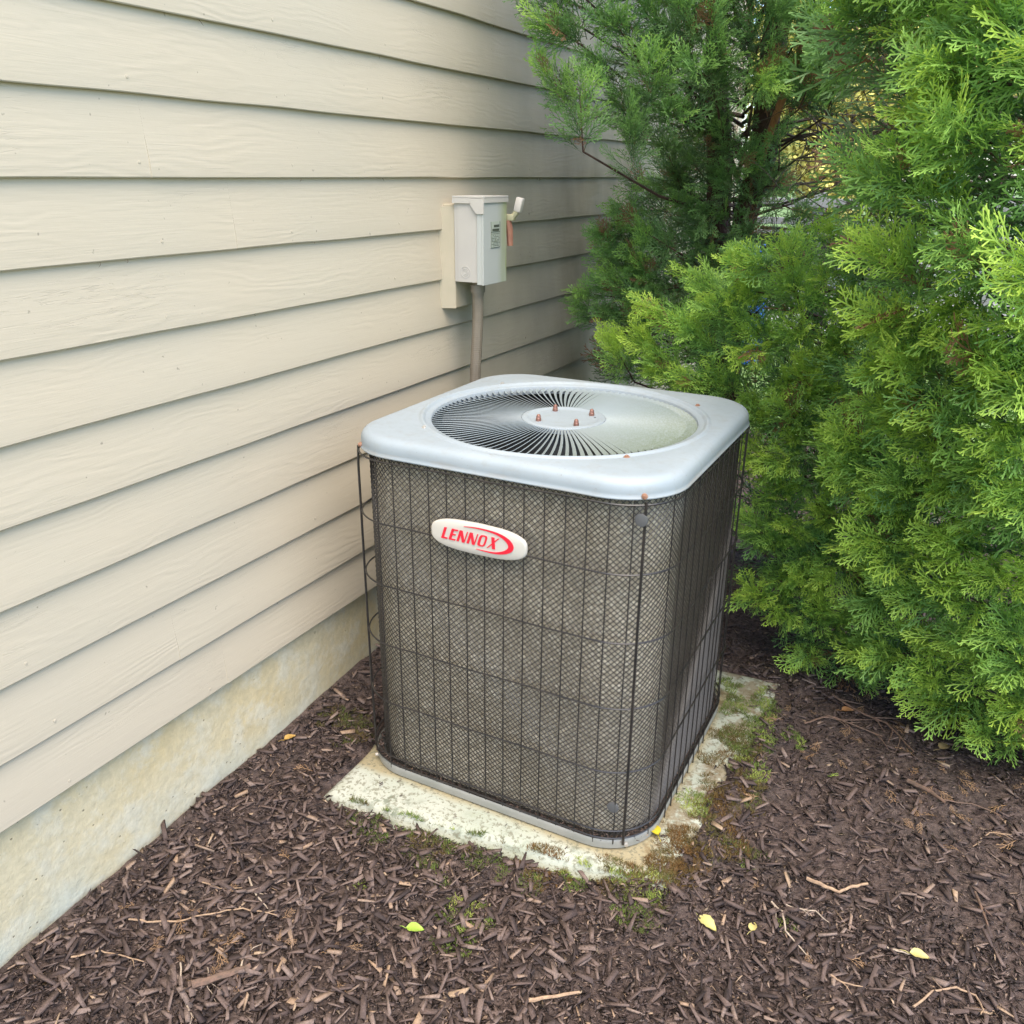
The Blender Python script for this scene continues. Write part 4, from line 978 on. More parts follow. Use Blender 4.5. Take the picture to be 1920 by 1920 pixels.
CL = {"A1":[[0.588,2.561,1.633],[1.02,2.786,2.058],[0.312,2.38,2.217],[0.536,2.562,2.075],[1.005,2.742,2.43],[0.713,2.638,2.368],[0.334,2.408,2.067],[0.789,2.707,2.264],[0.794,2.708,2.38],[0.407,2.415,2.29],[0.288,2.406,1.719],[0.63,2.664,2.277],[0.965,2.798,2.208],[0.75,2.658,1.947],[0.432,2.503,2.435],[0.615,2.528,1.899],[0.529,2.568,2.274],[0.342,2.384,2.46],[0.709,2.715,2.119],[0.51,2.577,1.893],[1.028,2.783,1.933],[0.301,2.423,2.37],[0.679,2.603,2.099],[0.944,2.707,1.841],[0.383,2.381,1.674],[0.657,2.55,1.741],[0.457,2.53,1.663],[0.458,2.445,2.136],[0.552,2.564,1.791],[0.443,2.492,1.849],[0.907,2.778,2.407],[0.881,2.77,2.019],[0.775,2.696,2.484],[0.942,2.706,2.109],[0.816,2.76,1.735],[0.543,2.61,2.413],[0.303,2.38,1.843],[0.713,2.638,2.195],[0.797,2.719,1.865],[1.013,2.707,2.291],[0.497,2.465,2.002],[0.407,2.476,1.749],[0.682,2.661,1.757],[0.593,2.612,2.192],[0.627,2.614,1.996],[0.901,2.773,2.292],[0.364,2.414,1.934],[0.684,2.592,1.843],[0.834,2.717,2.12],[0.343,2.482,2.22],[0.928,2.768,1.756],[1.059,2.702,1.865],[1.06,2.715,2.165],[0.652,2.695,2.486],[0.813,2.655,1.713],[0.514,2.458,1.579],[0.433,2.517,2.285],[0.616,2.568,2.341],[0.543,2.477,1.721],[0.409,2.519,2.03],[0.527,2.499,2.372],[0.489,2.572,2.17],[0.802,2.798,2.449],[0.873,2.793,1.892],[0.307,2.329,1.972]],"A2":[[0.15,2.678,2.055],[0.889,3.041,2.239],[0.678,2.966,2.444],[0.447,2.773,2.427],[0.348,2.764,2.006],[0.517,2.846,1.686],[0.276,2.668,2.192],[0.385,2.783,1.814],[0.993,3.023,2.012],[0.963,2.969,2.503],[0.168,2.644,2.526],[0.512,2.83,2.123],[0.247,2.645,1.696],[0.765,3.026,2.023],[0.661,2.945,2.164],[0.177,2.587,1.909],[0.758,2.935,1.759],[0.327,2.707,2.54],[0.542,2.861,1.877],[0.589,2.834,2.292],[0.979,3.002,1.84],[0.185,2.6,2.326],[0.528,2.911,2.55],[0.799,3.012,2.56],[0.383,2.815,2.254],[0.415,2.709,1.62],[0.707,2.883,1.948],[1.02,2.951,2.173]],"A3":[[0.443,2.81,1.199],[0.458,2.825,1.035],[0.431,2.808,1.308],[0.345,2.87,1.01],[0.258,2.843,1.087],[0.339,2.885,1.097],[0.427,2.891,1.124],[0.29,2.891,1.181],[0.437,2.889,1.251],[0.318,2.894,1.271],[0.364,2.877,1.353],[0.361,2.838,1.21],[0.326,2.804,1.283],[0.371,2.808,1.13],[0.491,2.818,1.114],[0.429,2.9,1.005],[0.22,2.889,1.011],[0.69,3.302,1.472],[0.397,3.269,1.572],[0.592,3.264,1.185],[0.416,3.303,1.063],[0.473,3.253,1.406],[0.378,3.283,1.252],[0.77,3.278,1.628],[0.559,3.329,1.588],[0.318,3.335,1.433],[0.847,2.946,1.771],[1.117,2.947,1.776],[1.109,2.898,1.593],[0.971,2.859,1.708]],"A5":[[0.294,2.328,3.133],[0.257,2.719,2.385],[0.606,2.846,2.815],[0.38,3.712,2.703],[0.386,3.909,2.8],[0.266,3.578,2.479],[0.127,2.869,2.902],[0.404,3.333,2.875],[0.167,2.315,2.757],[0.693,2.451,2.854],[0.327,3.092,3.194],[0.604,3.067,2.82],[0.647,3.717,2.568],[0.127,3.942,3.156],[0.506,3.538,3.096],[0.132,3.318,2.572],[0.659,2.88,2.922],[0.547,2.392,2.699],[0.595,2.664,2.513],[0.693,2.414,2.704],[0.69,2.935,2.567],[0.197,3.542,2.703],[0.288,3.21,2.616],[0.284,2.409,2.688],[0.647,3.98,2.385],[0.493,3.415,2.4],[0.587,2.548,3.14],[0.285,2.387,2.83],[0.604,3.467,3.155],[0.242,3.702,3.113],[0.287,3.574,2.84],[0.111,2.304,3.042],[0.442,2.539,3.143],[0.613,2.696,2.784],[0.232,3.582,2.894],[0.385,3.031,3.194],[0.303,3.502,2.898],[0.377,3.052,3.107],[0.215,2.819,2.721],[0.361,2.612,2.984],[0.348,3.525,2.553],[0.402,3.271,2.48],[0.394,2.475,2.609],[0.602,3.211,2.499],[0.541,2.483,2.722],[0.435,3.946,3.006],[0.282,2.959,2.478],[0.471,3.721,3.066],[0.643,3.188,2.666],[0.172,2.383,2.489],[0.189,3.913,2.68],[0.659,3.279,2.478],[0.11,3.872,2.651],[0.129,3.749,2.8],[0.509,3.75,2.731],[0.553,3.284,2.868]],"A6":[[0.424,3.747,1.321],[0.653,3.738,0.837],[0.258,3.665,1.282],[0.146,3.696,0.788],[0.325,3.7,1.016],[0.49,3.711,1.159],[0.2,3.697,1.454],[0.65,3.689,1.426],[0.398,3.657,1.506],[0.499,3.677,0.968],[0.46,3.656,0.8],[0.676,3.653,1.203],[0.31,3.74,0.718],[0.195,3.749,1.123]],"A7":[[0.156,3.856,1.263],[0.198,3.896,0.99],[0.374,3.932,0.928],[0.243,3.939,1.848],[0.241,3.937,1.426],[0.363,3.913,1.112],[0.178,3.91,1.618],[0.347,3.855,1.516],[0.214,3.931,0.791],[0.089,3.903,1.878],[0.201,3.889,1.153],[0.095,3.901,1.39],[0.189,3.855,1.75],[0.335,3.861,1.213],[0.053,3.9,1.73],[0.07,3.925,1.539],[0.102,3.866,0.778],[0.298,3.863,1.621],[0.297,3.913,1.731],[0.234,3.946,1.307],[0.372,3.899,1.348],[0.246,3.857,0.875],[0.121,3.935,0.869],[0.217,3.863,1.519],[0.07,3.949,0.698]],"A8":[[0.627,2.989,1.745],[0.777,2.937,1.949],[0.961,2.925,1.776],[0.885,2.929,1.909],[0.442,2.925,1.984],[0.545,2.95,1.919],[0.876,2.994,1.697],[0.607,2.952,1.617],[0.868,2.993,2.027],[0.741,2.957,1.763],[0.464,2.903,1.841],[0.669,2.915,1.999],[0.546,2.975,2.057],[0.522,2.971,1.697],[0.462,2.948,1.534],[0.677,2.917,1.876],[0.847,2.91,1.79],[0.39,2.981,2.076],[0.409,2.998,1.885],[0.952,2.905,2.011],[0.756,2.964,1.142],[0.654,2.957,1.445],[0.643,2.966,1.093],[0.801,2.979,1.442],[0.54,2.945,1.372],[0.921,2.91,1.225],[0.728,2.954,1.301],[0.6,2.972,1.265],[0.905,2.955,1.357],[0.86,2.948,1.093],[0.566,2.975,0.983],[0.827,2.992,1.256],[0.544,3.0,1.158],[0.741,2.901,1.511],[0.488,2.986,1.473],[0.671,2.901,1.188]],"A9":[[0.492,3.364,0.891],[0.433,3.448,1.53],[0.484,3.376,1.055],[0.233,3.396,0.812],[0.284,3.423,1.272],[0.38,3.375,0.732],[0.385,3.372,1.37],[0.276,3.367,1.036],[0.06,3.432,0.698],[0.337,3.359,1.703],[0.43,3.425,1.162],[0.241,3.382,1.378],[0.178,3.371,1.151],[0.316,3.429,1.489],[0.458,3.443,1.741],[0.226,3.43,1.607],[0.374,3.391,0.944],[0.156,3.444,0.896],[0.484,3.448,1.395],[0.57,3.372,0.751],[0.157,3.45,1.462],[0.169,3.437,1.04],[0.499,3.355,1.491],[0.48,3.367,1.647],[0.156,3.448,1.288],[0.504,3.355,1.261],[0.296,3.418,1.144],[0.225,3.444,0.701],[0.42,3.447,1.279],[0.418,3.45,0.848],[0.139,3.35,0.75]],"A10":[[0.71,2.86,1.495],[0.574,2.943,1.361],[0.705,2.938,1.248],[0.609,2.89,1.208],[0.788,2.867,1.325],[0.775,2.929,1.494],[0.618,2.855,1.12],[0.786,2.881,1.192],[0.648,2.941,1.501],[0.573,2.927,1.58],[0.675,2.865,1.59],[0.658,2.946,1.115],[0.794,2.946,1.128],[0.572,2.865,1.508],[0.623,2.868,1.334],[0.758,2.913,1.407],[0.544,2.944,1.47],[0.829,2.878,1.565],[0.641,2.864,1.43],[0.673,2.945,1.346],[0.721,2.947,1.584],[0.84,2.853,1.447],[0.702,2.854,1.28],[0.701,2.86,1.161],[0.82,2.938,1.263],[0.56,2.946,1.149],[0.552,2.946,1.253]],"B3":[[1.272,3.283,0.593],[0.805,3.24,0.472],[0.952,3.21,0.979],[0.832,3.227,0.777],[1.096,3.24,0.442],[0.795,3.21,0.314],[0.617,3.288,0.766],[1.281,3.271,0.449],[0.57,3.208,0.899],[0.707,3.276,0.865],[1.073,3.284,1.047],[1.109,3.218,0.745],[1.233,3.228,0.964],[1.411,3.223,0.441],[1.03,3.276,0.173],[0.995,3.2,0.632],[1.417,3.225,0.237],[0.902,3.23,1.146],[1.31,3.266,0.865],[1.365,3.28,0.11],[1.215,3.213,1.106],[0.785,3.282,0.143],[1.078,3.25,1.205],[0.925,3.267,0.33],[0.882,3.282,0.621],[0.97,3.292,0.727],[1.062,3.203,0.07],[0.77,3.265,0.995],[0.413,3.227,0.877],[1.151,3.279,0.281],[1.065,3.26,0.869],[0.975,3.243,0.48],[0.598,3.3,1.001],[0.909,3.213,0.212],[1.183,3.267,0.074],[0.933,3.251,0.089],[0.854,3.273,0.898],[1.31,3.292,0.298],[1.176,3.205,0.635],[1.246,3.234,0.74],[1.074,3.289,0.556],[1.257,3.297,0.178],[0.736,3.233,0.654],[1.468,3.221,0.065],[0.752,3.205,1.124],[1.349,3.205,0.655],[1.048,3.216,0.325]],"B1":[[1.177,2.445,0.569],[1.078,2.564,1.217],[1.141,2.437,0.366],[1.182,2.465,0.868],[0.933,2.559,0.801],[0.975,2.51,1.24],[1.269,2.508,0.604],[0.576,2.529,0.984],[1.079,2.457,0.507],[1.023,2.498,1.055],[0.995,2.564,0.905],[1.316,2.49,0.279],[1.116,2.527,0.638],[1.088,2.448,0.238],[0.741,2.54,1.023],[1.032,2.456,0.718],[1.31,2.429,0.173],[1.058,2.5,0.323],[1.143,2.529,1.042],[1.027,2.487,0.423],[0.798,2.502,1.106],[0.74,2.582,1.163],[0.738,2.51,0.889],[0.822,2.565,0.886],[0.908,2.587,1.038],[0.903,2.494,1.0],[1.254,2.498,0.982],[1.193,2.597,1.138],[0.622,2.53,1.078],[0.949,2.515,0.688],[0.867,2.575,1.164],[1.182,2.443,0.67],[1.327,2.51,0.474],[1.017,2.484,0.613],[0.474,2.533,0.959],[1.147,2.459,0.772],[1.218,2.42,0.428],[1.187,2.549,0.8],[1.17,2.466,0.105],[1.193,2.418,0.273],[1.25,2.464,0.769],[1.056,2.493,0.945],[1.295,2.42,0.508],[1.147,2.515,1.274],[1.375,2.406,0.426],[1.144,2.509,0.436],[1.066,2.554,0.768],[0.633,2.57,0.877],[1.083,2.584,0.983],[1.261,2.548,0.894],[0.869,2.516,1.246],[1.343,2.432,0.6],[1.009,2.407,0.293],[1.098,2.563,0.883],[0.974,2.439,0.5],[0.992,2.553,1.15],[1.034,2.474,0.84],[1.236,2.502,1.097],[1.131,2.517,1.144],[1.313,2.487,0.081],[1.059,2.549,1.324],[1.236,2.485,0.212],[1.386,2.491,0.369]],"B2":[[0.981,2.716,0.724],[1.029,2.758,0.539],[1.02,2.79,1.058],[0.971,2.703,0.415],[1.146,2.683,0.108],[1.225,2.803,0.863],[0.698,2.819,0.912],[0.822,2.789,1.171],[0.947,2.805,1.231],[0.949,2.732,0.9],[1.167,2.793,0.667],[0.43,2.786,0.858],[0.951,2.723,0.206],[1.084,2.795,0.834],[1.287,2.676,0.349],[1.096,2.75,1.217],[1.109,2.753,0.409],[1.16,2.785,1.092],[1.258,2.679,0.505],[1.17,2.652,0.259],[0.79,2.788,1.025],[1.291,2.722,0.155],[0.787,2.746,0.818],[0.588,2.737,0.843],[0.59,2.83,1.011],[0.893,2.794,0.631],[0.694,2.847,1.113]],"C1":[[1.944,2.352,0.467],[2.325,2.658,0.424],[2.223,2.553,0.716],[1.295,1.979,1.184],[1.717,2.01,0.988],[1.326,1.916,1.575],[1.712,2.113,1.787],[1.373,2.119,0.792],[1.3,1.928,1.692],[1.868,2.228,1.562],[1.788,2.143,0.702],[2.268,2.605,0.585],[1.249,1.865,1.806],[1.522,1.983,0.897],[1.707,1.983,1.468],[1.918,2.189,1.18],[1.825,2.275,2.031],[1.719,2.185,2.029],[1.563,1.913,0.981],[1.137,2.033,1.778],[1.504,2.318,0.321],[1.947,2.232,1.457],[1.848,2.23,0.4],[2.149,2.537,0.252],[1.233,1.969,1.458],[1.588,1.861,1.512],[1.239,1.865,1.914],[1.209,1.96,1.987],[1.614,1.842,1.348],[1.981,2.387,0.191],[1.414,1.807,1.914],[1.594,1.901,1.181],[1.707,2.025,1.571],[2.05,2.38,0.628],[1.513,2.14,0.661],[2.074,2.424,0.737],[1.589,2.072,0.777],[1.855,2.175,1.446],[2.182,2.538,0.6],[2.092,2.37,1.082],[2.042,2.332,1.177],[1.97,2.302,0.931],[1.923,2.263,0.565],[1.379,1.778,1.725],[1.423,1.795,1.335],[1.563,1.947,1.872],[1.881,2.168,1.31],[1.775,2.141,0.986],[2.185,2.455,0.85],[1.768,2.09,0.876],[1.473,1.753,1.648],[2.004,2.296,1.386],[1.624,2.273,0.293],[1.85,2.21,0.881],[1.417,1.939,1.229],[2.035,2.296,1.026],[1.934,2.275,0.803],[1.793,2.143,1.724],[1.767,2.017,1.29],[1.705,2.099,1.931],[1.652,2.013,1.816],[1.835,2.235,1.814],[1.122,1.977,1.901],[1.504,1.784,1.507],[1.465,1.975,1.013],[1.373,1.887,1.402],[1.461,2.253,0.478],[1.334,2.208,0.608],[1.66,1.967,1.666],[1.81,2.248,0.137],[1.409,1.71,1.835],[1.786,2.162,0.464],[1.557,1.789,1.239],[1.948,2.302,0.685],[1.371,1.996,1.098],[1.308,2.133,0.98],[1.383,2.397,0.188],[1.586,1.865,1.623],[1.842,2.089,1.386],[1.919,2.196,1.008],[2.146,2.453,0.515],[1.528,1.886,1.747],[1.238,2.178,0.865],[1.659,2.138,0.469],[2.31,2.634,0.065],[1.369,2.336,0.405],[1.53,2.302,0.197],[2.187,2.529,0.454],[1.867,2.339,0.155],[2.118,2.487,0.125],[2.236,2.592,0.225],[1.972,2.233,1.093],[1.96,2.324,0.329],[1.691,2.106,0.756],[1.371,1.797,1.535],[1.273,1.923,1.305],[1.401,2.313,0.251],[2.106,2.404,0.941],[1.664,2.056,0.858],[2.064,2.381,0.524],[1.784,2.19,0.589],[1.542,1.985,1.994],[1.904,2.207,1.717],[2.035,2.438,0.383],[2.34,2.644,0.263],[1.308,1.792,1.993],[1.824,2.253,0.295],[1.787,2.113,1.522],[1.521,1.726,1.316],[1.719,2.053,1.135],[1.825,2.079,1.168],[1.632,1.97,1.101],[1.727,2.072,1.668],[1.472,1.82,1.822],[1.694,1.932,1.341],[2.027,2.428,0.079],[1.207,1.958,1.829],[2.177,2.453,0.737],[1.699,2.174,0.37],[1.477,1.873,1.155],[1.587,2.211,0.385],[1.501,1.882,1.998],[1.364,1.849,1.805],[2.07,2.448,0.235],[1.678,2.261,0.111],[1.539,2.162,0.532],[1.708,2.1,0.612],[2.438,2.693,0.227],[1.465,2.078,0.847],[1.965,2.284,1.588],[2.219,2.56,0.356],[1.612,2.069,2.031],[2.459,2.714,0.063],[1.805,2.205,1.937],[1.13,1.97,2.066],[1.292,2.093,1.077],[1.681,2.0,1.222],[1.259,2.234,0.772],[1.941,2.308,0.077],[2.249,2.556,0.112],[1.394,2.097,0.93],[1.367,2.28,0.522],[1.571,1.841,1.096],[2.382,2.694,0.134],[2.036,2.278,1.278],[2.035,2.389,0.829],[2.331,2.57,0.483],[1.461,2.213,0.593],[1.477,2.155,0.767],[1.833,2.169,1.11],[1.594,2.086,0.619],[1.569,2.355,0.108],[1.625,1.946,0.872],[1.86,2.244,0.69],[1.286,1.872,1.488],[1.735,2.233,0.224],[1.345,1.834,1.641],[1.367,2.207,0.717],[1.841,2.142,1.625],[1.622,1.954,1.563],[1.524,1.948,1.097]],"C2":[[1.271,2.139,1.325],[1.653,2.19,1.779],[1.526,2.093,1.759],[2.23,2.738,0.276],[1.668,2.24,1.974],[1.827,2.328,1.496],[1.57,2.27,0.622],[1.969,2.456,0.601],[1.646,2.203,0.803],[2.014,2.52,0.362],[1.456,2.029,1.925],[1.431,1.932,1.83],[1.776,2.288,0.778],[2.18,2.599,0.745],[1.943,2.426,1.053],[1.646,2.168,1.088],[1.778,2.342,2.024],[1.761,2.181,1.307],[1.955,2.39,1.296],[2.245,2.737,0.439],[2.033,2.597,0.228],[1.651,2.109,1.399],[1.564,2.041,1.205],[1.778,2.228,1.0],[1.344,2.081,1.757],[1.483,1.932,1.414],[1.592,2.087,1.622],[1.225,2.131,1.679],[1.301,2.069,1.974],[1.454,2.294,0.758],[1.536,2.117,1.984],[2.287,2.796,0.141],[2.03,2.474,0.866],[1.544,2.194,0.89],[1.929,2.406,1.471],[1.883,2.301,1.124],[1.132,2.189,1.947],[1.457,1.965,1.577],[1.849,2.412,0.551],[1.513,2.148,1.051],[1.914,2.372,1.603],[1.345,2.186,1.12],[1.832,2.465,2.013],[1.431,2.291,0.893],[1.4,2.458,0.29],[1.365,2.443,0.6],[2.246,2.723,0.657],[2.059,2.509,1.253],[1.418,2.433,0.461],[1.815,2.35,1.87],[1.728,2.216,1.611],[1.873,2.426,0.2],[1.283,2.34,0.784],[1.622,2.338,0.437],[1.907,2.459,1.74],[1.3,2.136,1.509],[1.308,1.998,1.852],[1.246,2.32,1.006],[1.865,2.386,0.77],[1.77,2.373,0.391],[1.398,2.085,1.296],[2.167,2.628,0.937],[2.188,2.699,0.076],[2.395,2.826,0.241],[1.772,2.283,1.72],[2.097,2.514,1.112],[1.75,2.299,0.505],[1.719,2.313,0.658],[1.887,2.278,1.283],[1.364,2.526,0.16],[1.115,2.139,2.074],[2.15,2.616,0.44],[1.67,2.435,0.25],[1.252,2.432,0.691],[1.741,2.186,1.454],[1.87,2.326,0.981],[2.043,2.571,0.537],[1.369,1.944,1.976],[1.108,2.228,1.726],[2.052,2.509,0.99],[1.776,2.203,1.14],[1.951,2.494,0.079],[2.408,2.864,0.067],[1.471,2.545,0.086],[2.015,2.613,0.085],[1.577,1.966,1.325],[2.049,2.571,0.701],[2.366,2.803,0.403],[1.166,2.111,1.812],[1.621,2.505,0.086],[1.362,2.054,1.592],[1.395,2.187,0.977],[1.554,2.041,1.472],[1.94,2.5,0.481],[1.403,2.033,1.455],[1.444,2.071,1.15],[2.132,2.645,0.607],[1.556,2.451,0.377],[1.325,2.517,0.392],[1.899,2.423,0.373],[2.022,2.475,1.402],[1.673,2.147,0.948],[1.758,2.426,0.132],[2.123,2.667,0.319],[1.536,2.453,0.223],[2.321,2.781,0.549],[1.662,2.15,1.225],[1.488,1.964,1.717]],"C3":[[1.683,2.467,0.796],[1.354,2.462,1.087],[1.778,2.652,0.108],[1.223,2.425,1.852],[1.978,2.622,1.194],[1.432,2.332,1.524],[1.959,2.611,1.355],[1.562,2.291,1.304],[1.369,2.359,1.34],[1.428,2.294,1.963],[1.983,2.81,0.314],[1.811,2.631,0.658],[1.418,2.765,0.111],[1.45,2.698,0.287],[2.048,2.795,0.801],[1.865,2.659,1.885],[1.739,2.607,0.341],[1.535,2.474,0.96],[1.685,2.421,1.693],[1.869,2.608,0.813],[1.784,2.513,1.413],[2.19,2.834,0.737],[1.891,2.62,1.708],[1.704,2.561,1.964],[1.642,2.561,0.659],[1.98,2.816,0.132],[1.966,2.673,1.505],[2.229,2.921,0.591],[1.303,2.582,0.939],[1.458,2.229,1.745],[1.541,2.337,1.1],[1.801,2.654,2.081],[2.072,2.802,0.505],[2.193,2.891,0.394],[2.413,3.044,0.341],[1.339,2.656,0.649],[1.101,2.449,2.013],[1.484,2.568,0.776],[2.427,3.106,0.138],[1.209,2.438,1.475],[2.076,2.766,0.971],[1.277,2.308,2.051],[1.771,2.503,1.576],[1.58,2.407,1.974],[1.242,2.633,0.779],[1.224,2.443,1.644],[1.588,2.605,0.498],[1.333,2.71,0.452],[1.691,2.436,1.211],[1.748,2.548,0.522],[1.853,2.513,1.207],[1.677,2.415,1.013],[2.157,2.923,0.136],[1.658,2.424,1.468],[1.939,2.675,1.024],[1.866,2.682,0.416],[1.58,2.333,1.607],[1.29,2.323,1.736],[2.316,2.975,0.458],[2.051,2.738,1.304],[2.302,2.998,0.145],[1.775,2.539,0.981],[2.02,2.73,0.649],[1.105,2.501,1.746],[2.112,2.8,1.16],[1.633,2.666,0.183],[1.269,2.433,1.235],[1.56,2.337,1.82],[2.219,2.859,0.9],[1.961,2.759,1.76],[1.873,2.717,0.221],[1.73,2.555,1.779]]}
TA = tree('dark arborvitae with reddish trunks against the house wall, its boughs hanging over the unit', (.62, 3.25), 3,
     [(1, 27, CL['A1'], .08, 1), (1, 24, CL['A8'], -.05, .95), (1, 8, CL['A10'], -.1, .95), (0, 18, CL['A2'], -.25, 1.15), (1, 22, CL['A3'], .08, 1), (0, 16, CL['A7'], -.25, 1.2), (0, 18, CL['A9'], -.22, 1.25), (0, 12, CL['A5'], -.2, 1.5), (0, 11, CL['A6'], -.2, 1.4)],  # A5 clumps: unseen boughs added overhead to shade the far wall
     [([(.60, 3.24, -.05), (.61, 3.22, .5), (.59, 3.22, 1.05), (.565, 3.2, 1.53), (.52, 3.19, 1.85), (.5, 3.2, 2.6)], [.065, .052, .040, .044, .036, .028]),
      ([(.66, 3.26, -.05), (.68, 3.2, .6), (.665, 3.15, 1.23), (.735, 3.1, 1.55), (.73, 3.1, 1.8), (.75, 3.1, 2.6)], [.055, .044, .036, .046, .040, .032])],
     None, -.08, .1, 3, smin=.085, smax=.135, dead=.03)
TB = tree('medium green arborvitae bush growing directly behind the right side of the unit', (1.12, 3.0), 1.6,
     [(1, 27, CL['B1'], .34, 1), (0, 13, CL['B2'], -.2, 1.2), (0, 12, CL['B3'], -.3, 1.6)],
     [([(1.12, 3.0, -.05), (1.10, 2.98, .5), (1.05, 2.95, 1.0)], [.045, .035, .02])], None, .0, .2, 5, smin=.10, smax=.15, dead=.012)
TC = tree('bright yellow-green arborvitae nearest the camera at the right edge', (2.05, 2.75), 2.6,
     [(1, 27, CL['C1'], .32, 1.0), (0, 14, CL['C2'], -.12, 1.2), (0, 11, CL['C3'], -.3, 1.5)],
     [([(2.05, 2.75, -.05), (2.03, 2.75, 1.0), (2.05, 2.7, 2.2), (2.05, 2.7, 2.8)], [.06, .05, .03, .01]),
      ([(1.97, 2.8, -.05), (1.85, 2.72, .8), (1.75, 2.68, 1.8)], [.04, .034, .02])], None, .02, .3, 9, smin=.10, smax=.18, dead=.014)
# bare orange limb and the web of dead twigs in the opening
def relb(root, pts): return [tuple(Vector(p)-root.location) for p in pts]
MB().tube(relb(TA, [(.745, 3.01, 1.48), (.765, 2.99, 1.57), (.80, 2.94, 1.66), (.845, 2.9, 1.78), (.9, 2.85, 1.95)]), [.008, .0115, .0125, .011, .008], 8).build('bare_branch', M['orangebark'], TA, True)
rr_ = random.Random(4)
b = MB()
def twig(p, d, L, rad, depth):
    n = 5; pts = [Vector(p)]; dd = Vector(d).normalized(); 
    for i in range(n):
        dd = (dd+Vector((rr_.gauss(0, .16), rr_.gauss(0, .16), rr_.gauss(0, .16)-.03))).normalized(); pts.append(pts[-1]+dd*L/n)
    b.tube([q-TA.location for q in pts], [rad*(1-.8*i/n) for i in range(n+1)], 4, caps=False)
    if depth:
        for i in range(1, n+1):
            if rr_.random() < .85:
                nd = (dd+Vector((rr_.gauss(0, .7), rr_.gauss(0, .7), rr_.gauss(0, .6)))).normalized(); twig(pts[i], nd, L*rr_.uniform(.35, .6), rad*.55, depth-1)
twig((.97, 2.75, 1.02), (.28, .1, 1.0), .75, .011, 3)
twig((1.0, 2.8, 1.0), (.5, .3, 1.0), .6, .008, 3)
for k in range(26):
    twig((.74+rr_.uniform(-.03, .05), 3.1, rr_.uniform(1.15, 1.8)), (rr_.uniform(.5, 1), rr_.uniform(-.4, .3), rr_.uniform(-.5, .4)), rr_.uniform(.3, .55), .005, 2)
for k in range(12):
    twig((1.5, 2.7, rr_.uniform(1.3, 1.7)), (-1, rr_.uniform(-.2, .6), rr_.uniform(-.4, .3)), rr_.uniform(.3, .5), .005, 2)
b.build('dead_twigs', M['twig'], TA, True, 'stuff')

# ------------------------------------------------------------------ mulch chips, litter
def boxes(n, xs, ys, Ls, Ws, Ts, tones, tilt=.22, lift=.0):
    """n irregular chips as one array; 8 vertices, 12 triangles each"""
    yaw = rnd.uniform(0, 2*pi, n); pit = rnd.normal(0, tilt, n); rol = rnd.normal(0, tilt*1.3, n)
    z = gh(xs, ys)+Ts*.5+rnd.uniform(0, .006, n)+lift+np.abs(np.sin(pit))*Ls*.25
    base = np.array([[-1, -1, -1], [1, -1, -1], [1, 1, -1], [-1, 1, -1], [-1, -1, 1], [1, -1, 1], [1, 1, 1], [-1, 1, 1]], float)
    P = np.repeat(base[None], n, 0)*.5
    jit = rnd.uniform(.62, 1.08, (n, 8, 3)); jit[:, :, 0] = rnd.uniform(.8, 1.05, (n, 8))
    P = P*jit
    P[:, :, 1] *= np.where(P[:, :, 0] > 0, rnd.uniform(.25, 1.1, n)[:, None], rnd.uniform(.5, 1.1, n)[:, None])
    P[:, :, 0] += P[:, :, 1]*rnd.uniform(-.25, .25, n)[:, None]
    P *= np.stack([Ls, Ws, Ts], 1)[:, None, :]
    cy, sy, cp, sp, cr_, sr = np.cos(yaw), np.sin(yaw), np.cos(pit), np.sin(pit), np.cos(rol), np.sin(rol)
    x, y, zz = P[..., 0], P[..., 1], P[..., 2]
    y, zz = y*cr_[:, None]-zz*sr[:, None], y*sr[:, None]+zz*cr_[:, None]
    x, zz = x*cp[:, None]-zz*sp[:, None], x*sp[:, None]+zz*cp[:, None]
    x, y = x*cy[:, None]-y*sy[:, None], x*sy[:, None]+y*cy[:, None]
    V = np.stack([x+xs[:, None], y+ys[:, None], zz+z[:, None]], -1).reshape(-1, 3)
    tri = np.array([[0, 2, 1], [0, 3, 2], [4, 5, 6], [4, 6, 7], [0, 1, 5], [0, 5, 4], [1, 2, 6], [1, 6, 5], [2, 3, 7], [2, 7, 6], [3, 0, 4], [3, 4, 7]])
    T = (tri[None]+(np.arange(n)*8)[:, None, None]).reshape(-1, 3)
    return V, T, np.repeat(tones, 8)
def slivers(xs, ys, Ls, Ws, tn_):
    n = len(xs); yaw = rnd.uniform(0, 2*pi, n); z = gh(xs, ys)+rnd.uniform(.001, .009, n)
    c, s_ = np.cos(yaw), np.sin(yaw); dz = rnd.normal(0, .22, n)*Ls; bend = rnd.normal(0, .12, n)*Ls
    e0 = np.stack([xs-c*Ls/2, ys-s_*Ls/2, z-dz/2], 1); e1 = np.stack([xs+c*Ls/2, ys+s_*Ls/2, z+dz/2], 1)
    m0 = np.stack([xs-s_*(Ws+bend), ys+c*(Ws+bend), z+Ws*.4], 1); m1 = np.stack([xs+s_*(Ws-bend), ys-c*(Ws-bend), z-Ws*.2], 1)
    V = np.stack([e0, e1, m0, m1], 1).reshape(-1, 3); tri = np.array([[0, 1, 2], [0, 3, 1], [0, 2, 3], [1, 3, 2]])
    return V, (tri[None]+(np.arange(n)*4)[:, None, None]).reshape(-1, 3), np.repeat(tn_, 4)
